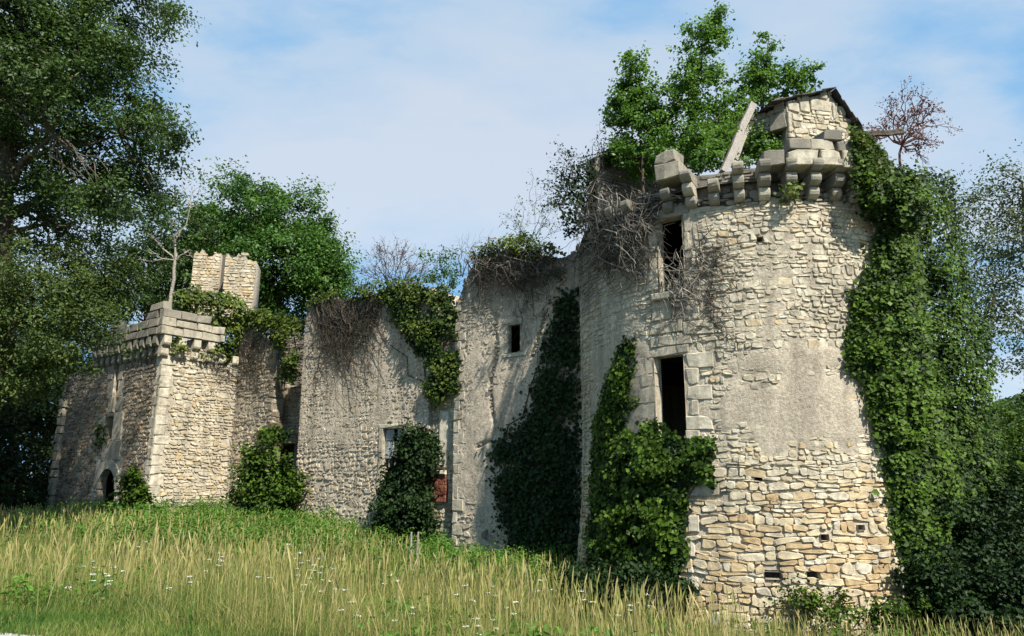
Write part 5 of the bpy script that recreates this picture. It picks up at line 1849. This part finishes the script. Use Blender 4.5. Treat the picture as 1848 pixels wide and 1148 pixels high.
# dead creepers
vines('dead_vine', 'thick tangle of pale dead creeper over the left of the tower top', RW, (1060, 1235, 345, 400), (1040, 1240, 470, 545), 105, (.005, .014), M_vine, 28, (.03, .28), 3, avoid=(1184, 1240, 395, 528))
vines('dead_vine', 'dark mesh of dead creeper behind the pale tangle on the tower', RW, (1045, 1225, 340, 420), (1040, 1220, 480, 560), 150, (.005, .013), M_vined, 26, (.02, .16), 3, avoid=(1184, 1240, 395, 528))
vines('dead_vine', 'bare creeper stems fanning right below the upper tower window', RW, (1180, 1250, 525, 545), (1200, 1350, 380, 570), 30, (.006, .015), M_vine, 22, (.03, .10), 3)
vines('dead_vine', 'dark creeper stems spreading over the sunlit tower face right of the upper window', RW, (1240, 1300, 420, 600), (1260, 1400, 380, 660), 18, (.006, .012), M_vined, 24, (.02, .06), 4)
vines('dead_vine', 'pale dead creeper stems trailing down between the two tower windows', RW, (1180, 1240, 530, 550), (1150, 1290, 600, 660), 9, (.005, .011), M_vine, 20, (.03, .08), 2)
vines('dead_vine', 'dead creeper hanging in long dark strands on the shuttered wing', FW, (570, 700, 535, 560), (545, 690, 640, 760), 150, (.006, .013), M_vined, 14, (.02, .14), 2)
vines('dead_vine', 'matted dead creeper along the top of the plastered wing', FW, (845, 1010, 445, 490), (830, 1030, 510, 590), 120, (.005, .014), M_vined, 18, (.03, .30), 2)
vines('dead_vine', 'pale dead twigs over the top of the plastered wing', FW, (850, 1000, 445, 490), (840, 1010, 490, 530), 24, (.006, .013), M_vine, 22, (.1, .4), 2)
vines('dead_vine', 'thin dark creeper stems below the slit window of the plastered wing', FW, (930, 1010, 520, 560), (890, 1000, 620, 720), 10, (.004, .008), M_vined, 16, (.02, .04), 3)
vines('dead_vine', 'dark creeper web over the curtain wall by the gatehouse', WA, (415, 490, 590, 620), (405, 490, 660, 760), 30, (.008, .014), M_vined, 16, (.02, .10), 3)
vines('dead_vine', 'dry creeper over the right end of the gatehouse side wall', GR, (360, 425, 640, 660), (370, 425, 680, 760), 16, (.006, .011), M_vined, 14, (.02, .06), 3)


def brush(name, label, base_px, Y, tips, r, mat, leaves=0, lm=None, ls=.07, depth=2, n=3, cat='dead bush'):
    b = at(base_px[0], base_px[1], Y)
    root = empty(name, tuple(b), label, cat)
    tp = [at(u, v, Y + rng.uniform(-.35, .35)) for u, v in tips]
    pa = []
    for t in tp:
        s = b
        pa += twig_spray(s, [t], r, depth, .3, n)
    tube_obj('branches', pa, mat, root, 4)
    if leaves:
        ends = np.vstack([p[0][2:] for p in pa])
        k = rng.integers(0, len(ends), leaves)
        pos = ends[k] + rng.normal(0, .07, (leaves, 3))
        link('leaves', leaf_mesh('leaves', pos, rng.normal(size=(leaves, 3)) + np.array([0, 0, .5]), ls * rng.uniform(.6, 1.3, leaves), rng.random(leaves), .55), lm, root)
    return root


brush('dead_bush', 'grey brown twiggy bush on the top of the shuttered wing', (715, 535), 24.2, [(u, v) for u, v in zip(range(668, 770, 6), [500, 482, 478, 470, 468, 466, 470, 464, 468, 472, 470, 478, 484, 480, 495, 500, 510])], .018, M_vined, 900, M_rust, .06, 2, 5)
brush('dead_bush', 'bare twigs with few leaves rising from the plastered wing top', (955, 455), 21.0, [(935, 400), (945, 390), (960, 372), (975, 385), (985, 400), (992, 395), (1000, 420), (925, 415)], .012, M_vined, 260, M_leafmid, .08, 2, 4)
brush('dead_bush', 'bare thin twigs sprouting at the left end of the plastered wing top', (835, 500), 22.4, [(822, 450), (830, 445), (842, 455), (850, 448), (858, 440), (812, 460)], .01, M_vined, 0, None, .05, 2, 3)
brush('sapling', 'small green sapling growing between the two wings', (800, 530), 22.8, [(795, 462), (785, 480), (812, 478), (805, 495), (782, 500), (818, 505)], .014, M_bark, 900, M_leafmid, .10, 2, 5, 'sapling')
brush('dead_bush', 'dry twigs and dark leaves on the left shoulder of the round tower', (1045, 370), 18.4, [(1005, 345), (1015, 320), (1030, 300), (1050, 285), (1070, 280), (1085, 300), (1008, 370)], .016, M_vined, 700, M_ivyd, .085, 2, 5)


# ------------------------------------------------------------------ meadow
def grass_material():
    m, t = new_mat('meadow grass')
    L = t.links.new
    out = N(t, 'ShaderNodeOutputMaterial')
    a = N(t, 'ShaderNodeAttribute', attribute_name='tone')
    r = ramp(t, [(0, (.022, .065, .010)), (.28, (.065, .14, .022)), (.5, (.15, .20, .040)), (.75, (.27, .26, .075)), (1, (.42, .35, .16))])
    L(a.outputs['Fac'], r.inputs[0])
    bs = N(t, 'ShaderNodeBsdfPrincipled'); bs.inputs['Roughness'].default_value = .65; bs.inputs['Specular IOR Level'].default_value = .2
    L(r.outputs[0], bs.inputs['Base Color'])
    tr = N(t, 'ShaderNodeBsdfTranslucent')
    L(r.outputs[0], tr.inputs['Color'])
    ms = N(t, 'ShaderNodeMixShader'); ms.inputs[0].default_value = .3
    L(bs.outputs[0], ms.inputs[1]); L(tr.outputs[0], ms.inputs[2]); L(ms.outputs[0], out.inputs[0])
    return m


M_grass = grass_material()


def outside_buildings(x, y):
    d = np.hypot(x - TC[0], y - TC[1])
    ok = d > TR + .24
    sf = (x - FW.O[0]) * FW.d[0] + (y - FW.O[1]) * FW.d[1]
    hf = (x - FW.O[0]) * FW.n[0] + (y - FW.O[1]) * FW.n[1]
    ok &= ~((sf > -12.0) & (sf < 6) & (hf < .05))
    sg = (x - GF.O[0]) * GF.d[0] + (y - GF.O[1]) * GF.d[1]
    hg = (x - GF.O[0]) * GF.n[0] + (y - GF.O[1]) * GF.n[1]
    ok &= ~((sg > -1) & (sg < 8.6 * GK) & (hg < .05))
    return ok


def blades(x, y, hgt, wid, lean, tone, seg=2, zoff=0.0):
    n = len(x)
    z = ground_z(x, y) + zoff
    az = rng.uniform(0, 2 * np.pi, n)
    lx, ly = np.cos(az) * lean, np.sin(az) * lean
    fa = rng.uniform(0, np.pi, n)
    bx, by = np.cos(fa) * wid / 2, np.sin(fa) * wid / 2
    rows = []
    for k in range(seg + 1):
        t = k / seg
        q = t ** 1.9
        w_ = (1 - t) ** .6 if k < seg else 0.0
        cx = x + lx * q * hgt; cy = y + ly * q * hgt; cz = z + hgt * (t - .28 * (lean ** 2) * q)
        if k < seg:
            rows.append(np.stack([cx - bx * w_, cy - by * w_, cz], 1)); rows.append(np.stack([cx + bx * w_, cy + by * w_, cz], 1))
        else:
            rows.append(np.stack([cx, cy, cz], 1))
    m = 2 * seg + 1
    V = np.stack(rows, 1).reshape(-1, 3)
    b = (np.arange(n) * m)[:, None]
    tr = []
    for k in range(seg - 1):
        tr += [[2 * k, 2 * k + 1, 2 * k + 3], [2 * k, 2 * k + 3, 2 * k + 2]]
    tr.append([2 * seg - 2, 2 * seg - 1, 2 * seg])
    Fa = np.concatenate([b + np.array(q)[None, :] for q in tr], 0)
    tn = np.tile(tone, len(tr))
    return V, Fa, tn


def view_points(n, y0, y1, margin=1.15, power=1.0):
    """points on the ground inside the camera's view wedge"""
    t = rng.random(n) ** power
    y = np.sqrt(y0 ** 2 + (y1 ** 2 - y0 ** 2) * t)
    x = rng.uniform(-1, 1, n) * .71 * y * margin
    return x, y


def noise2(x, y, s, o=0.0):
    return np.array([mnoise.noise(Vector((a * s, b * s, o))) for a, b in zip(x, y)])


def green_reach(x, y):
    s = (x - FW.O[0]) * FW.d[0] + (y - FW.O[1]) * FW.d[1]
    return np.interp(s, (-26, -20, -15, -7, -3, 1, 4), (2.5, 3.5, 8.5, 8.5, 5.0, 3.2, 2.0))


def build_meadow():
    x, y = view_points(400000, 5.5, 30, 1.10, 1.25)
    rd = road_dist(x, y)
    k = outside_buildings(x, y) & (rd > .05)
    x, y, rd = x[k], y[k], rd[k]
    n1 = noise2(x, y, .35, 1.0); n2 = noise2(x, y, 1.3, 5.0)
    # nearer the walls it is nettles and lush green; out in the meadow ripe straw
    hf = (x - FW.O[0]) * FW.n[0] + (y - FW.O[1]) * FW.n[1]
    dt = np.hypot(x - TC[0], y - TC[1]) - TR
    reach = green_reach(x, y) * (1 + .25 * n1)
    near_wall = np.clip((reach - hf) / 2.2, 0, 1) * (x < 3)
    near_wall = np.maximum(near_wall, np.clip(1 - dt / 1.8, 0, 1) * .8)
    verge = np.clip(1 - (rd - .1) / 1.9, 0, 1)
    shade = np.clip((x - 6.2) / 2.5, 0, 1)  # grass darkens towards the right, shade put into its tone
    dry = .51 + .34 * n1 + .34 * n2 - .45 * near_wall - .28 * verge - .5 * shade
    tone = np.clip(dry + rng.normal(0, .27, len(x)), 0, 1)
    hgt = (.43 + .15 * n1 + .20 * n2) * rng.uniform(.45, 1.3, len(x)) * (1 - .25 * np.clip((x - 1) / 4, 0, 1)) * (1 - .84 * (1 - np.clip((rd - 1.0) / .9, 0, 1))) * (1 - .25 * near_wall)
    hgt = np.maximum(hgt, .05)
    d = np.hypot(x, y)
    wid = np.clip(.0022 + .00036 * d, .003, .012) * rng.uniform(.6, 1.4, len(x))
    lean = rng.uniform(.05, .95, len(x))
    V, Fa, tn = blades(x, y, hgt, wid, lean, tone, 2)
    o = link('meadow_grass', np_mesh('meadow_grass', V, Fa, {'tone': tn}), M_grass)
    tag(o, 'tall uncut meadow grass, green by the walls and straw coloured in front', 'grass', None, 'stuff')
    # short green verge
    n = 60000
    t = rng.uniform(-14, 16, n); q = rng.random(n) ** 1.2 * 2.3 - .05
    x = RE[0] + RD[0] * t + RN[0] * q; y = RE[1] + RD[1] * t + RN[1] * q
    k = (road_dist(x, y) > -.05 - .15 * rng.random(n)) & (np.abs(x) < .85 * np.maximum(y, 0.1))
    x, y = x[k], y[k]
    V, Fa, tn = blades(x, y, rng.uniform(.05, .17, len(x)), rng.uniform(.006, .012, len(x)), rng.uniform(.1, .9, len(x)), np.clip(.36 + .2 * noise2(x, y, .8) + rng.normal(0, .12, len(x)), 0, 1), 2)
    o = link('verge_grass', np_mesh('verge_grass', V, Fa, {'tone': tn}), M_grass)
    tag(o, 'short fresh green grass along the gravel lane', 'grass', None, 'stuff')
    # seed stalks
    x, y = view_points(15000, 6.5, 24, 1.1, 1.3)
    rd = road_dist(x, y)
    k = outside_buildings(x, y) & (rd > 1.8) & (noise2(x, y, .3, 3.0) > -.25)
    x, y = x[k], y[k]
    xe = rng.uniform(-1.2, 3.4, 420); ye = rng.uniform(10.5, 14.0, 420)
    xe2 = rng.uniform(-9, 0, 160); ye2 = rng.uniform(9, 16, 160)
    x = np.concatenate([x, xe, xe2]); y = np.concatenate([y, ye, ye2])
    n = len(x)
    z = ground_z(x, y)
    H = rng.uniform(.5, .95, n) * np.where(np.arange(n) >= n - 580, 1.35, 1.0) * (1 - .2 * np.clip((x - 1) / 4, 0, 1)); az = rng.uniform(0, 2 * np.pi, n); ln = rng.uniform(.0, .3, n)
    Vs, Fs, Ts = [], [], []
    wd = (.0014 + .0002 * np.hypot(x, y)) * np.where(np.arange(n) >= n - 580, 1.6, 1.0)
    fa = rng.uniform(0, np.pi, n)
    prof = [(0, 1.0), (.55, .9), (.80, .8), (.86, 2.0), (.93, 1.7), (1.0, .3)]
    rows = []
    for t, wf in prof:
        q = t ** 2
        cx = x + np.cos(az) * ln * q * H; cy = y + np.sin(az) * ln * q * H; cz = z + H * (t - .2 * ln * q)
        bx, by = np.cos(fa) * wd * wf, np.sin(fa) * wd * wf
        rows.append(np.stack([cx - bx, cy - by, cz], 1)); rows.append(np.stack([cx + bx, cy + by, cz], 1))
    m = len(rows)
    V = np.stack(rows, 1).reshape(-1, 3)
    b = (np.arange(n) * m)[:, None]
    Fa = np.concatenate([b + np.array([2 * k, 2 * k + 1, 2 * k + 3, 2 * k + 2])[None, :] for k in range(len(prof) - 1)], 0)
    tone = np.clip(rng.normal(.82, .15, n), .4, 1)
    o = link('seed_stalks', np_mesh('seed_stalks', V, Fa, {'tone': np.tile(tone, len(prof) - 1)}), M_grass)
    tag(o, 'ripe straw coloured seed heads standing above the meadow', 'grass', None, 'stuff')
    # taller pale plumes in front of the shaded ivy
    # (same kind of seed head, thicker)
    # nettle and weed bank along the walls
    xm, ym = view_points(2600, 7.0, 22, 1.05, 1.2)
    km = outside_buildings(xm, ym) & (road_dist(xm, ym) > 1.6) & (noise2(xm, ym, .55, 6.1) > .12)
    xm, ym = xm[km], ym[km]
    s = rng.uniform(-24, 1.6, 9000); h = rng.uniform(0.05, 8.5, 9000)
    x = FW.O[0] + FW.d[0] * s + FW.n[0] * h; y = FW.O[1] + FW.d[1] * s + FW.n[1] * h
    k = outside_buildings(x, y) & (h < green_reach(x, y) * rng.uniform(.3, 1.05, len(x))) & (noise2(x, y, .5, 3.3) > rng.normal(-.25, .2, len(x)))
    x = np.concatenate([x[k], xm]); y = np.concatenate([y[k], ym])
    per = 20
    i = np.repeat(np.arange(len(x)), per)
    H = rng.uniform(.45, .95, len(x)) * np.where(np.arange(len(x)) < k.sum(), 1.0, .55) * (1 + .3 * noise2(x, y, .6))
    t = rng.random(len(i)) ** .7
    pos = np.stack([x[i] + rng.normal(0, .10, len(i)), y[i] + rng.normal(0, .10, len(i)), ground_z(x, y)[i] + H[i] * t], 1)
    nrm = rng.normal(size=(len(i), 3)) * .6 + np.array([0, -.2, .8])
    tone = np.clip(.4 + .35 * noise2(x, y, .5, 7.7)[i] + rng.normal(0, .15, len(i)) + .2 * t, 0, 1)
    me = leaf_mesh('weed_bank', pos, nrm, rng.uniform(.06, .13, len(i)), tone, .45, .3)
    o = link('weed_bank', me, M_leafbright)
    tag(o, 'green nettles and weeds along the foot of the walls and scattered in the meadow', 'weeds', None, 'stuff')


build_meadow()


def white_material():
    m, t = new_mat('white petals')
    out = N(t, 'ShaderNodeOutputMaterial'); bs = N(t, 'ShaderNodeBsdfPrincipled')
    nn = N(t, 'ShaderNodeTexNoise'); nn.inputs['Scale'].default_value = 60
    r = ramp(t, [(.3, (.62, .62, .55)), (.7, (.82, .82, .78))])
    t.links.new(nn.outputs['Fac'], r.inputs[0]); t.links.new(r.outputs[0], bs.inputs['Base Color'])
    bs.inputs['Roughness'].default_value = .8
    t.links.new(bs.outputs[0], out.inputs[0])
    return m


def build_flowers():
    M = white_material()
    protos = []
    for k in range(3):
        pa = [(limb((0, 0, 0), (.05, .02, .9), 6, .02), np.linspace(.007, .004, 6))]
        heads = [np.array([.05, .02, .9])] + [np.array([rng.uniform(-.18, .18), rng.uniform(-.15, .15), rng.uniform(.68, .88)]) for _ in range(2)]
        for h in heads[1:]:
            pa.append((limb((.03, .01, .5), h, 5, .03), np.linspace(.004, .003, 5)))
        for h in heads:
            for _ in range(7):
                a = rng.uniform(0, 6.28); e = h + np.array([math.cos(a) * .05, math.sin(a) * .05, .04])
                pa.append((limb(h, e, 3, 0), np.array([.003, .002, .002])))
        V, Fa = tubes(pa, 4)
        st = np_mesh('stem', V, Fa, {'tone': np.full(len(Fa), .3)}, True)
        st.materials.append(M_grass)
        ps, nr = [], []
        hm = []
        for h in heads:
            nq = 26
            r_ = np.sqrt(rng.random(nq)) * .042; a = rng.uniform(0, 6.28, nq)
            p = h + np.stack([np.cos(a) * r_, np.sin(a) * r_, .05 - r_ * .25 + rng.normal(0, .006, nq)], 1)
            me = leaf_mesh('flower_head', p, rng.normal(size=(nq, 3)) * .25 + np.array([0, 0, 1]), rng.uniform(.012, .02, nq), rng.random(nq), .9)
            me.materials.append(M)
            hm.append(me)
        protos.append((st, hm))
    spots = [(525, 985, 13), (548, 1018, 12.5), (560, 1022, 12), (575, 1035, 11.5), (545, 1000, 13.5), (580, 1010, 12.5), (400, 1028, 12.5), (388, 1000, 13.5), (395, 1020, 12), (165, 1020, 12), (200, 1033, 11), (150, 1112, 8.8), (190, 1108, 9), (265, 980, 15),
             (865, 1120, 9.6), (885, 1120, 9.5), (930, 1090, 10.2), (845, 1060, 11.5), (890, 1060, 11.8), (1130, 1095, 10.4), (600, 1050, 11), (555, 1065, 10.5), (700, 1040, 11.5), (740, 1100, 9.8), (980, 1050, 12), (1055, 1070, 11.3), (640, 1090, 10), (1165, 1075, 11.6), (470, 1060, 11), (330, 1090, 9.8)]
    for i, (u, v, Y) in enumerate(spots):
        p = at(u, v, Y)
        z = gz(p[0], p[1])
        st, hm = protos[i % 3]
        o = bpy.data.objects.new('wild_carrot', st)
        COL.objects.link(o)
        sc_ = max(.6, min(1.5, (p[2] - z) / .92))
        o.location = (p[0], p[1], z); o.scale = (1, 1, sc_); o.rotation_euler = (0, 0, rng.uniform(0, 6.28))
        place = ('at the left end of the meadow below the gatehouse' if u < 300 else 'in the grass below the gatehouse side wall' if u < 500 else
                 'in the thick flower cluster below the shuttered wing' if u < 620 else 'in the grass near the two stakes' if u < 800 else 'in the right part of the meadow before the round tower')
        tag(o, 'white umbel flower ' + place, 'wild flower', 'white umbel flowers ' + place)
        for me in hm:
            c = bpy.data.objects.new('flower_head', me); COL.objects.link(c); c.parent = o


build_flowers()
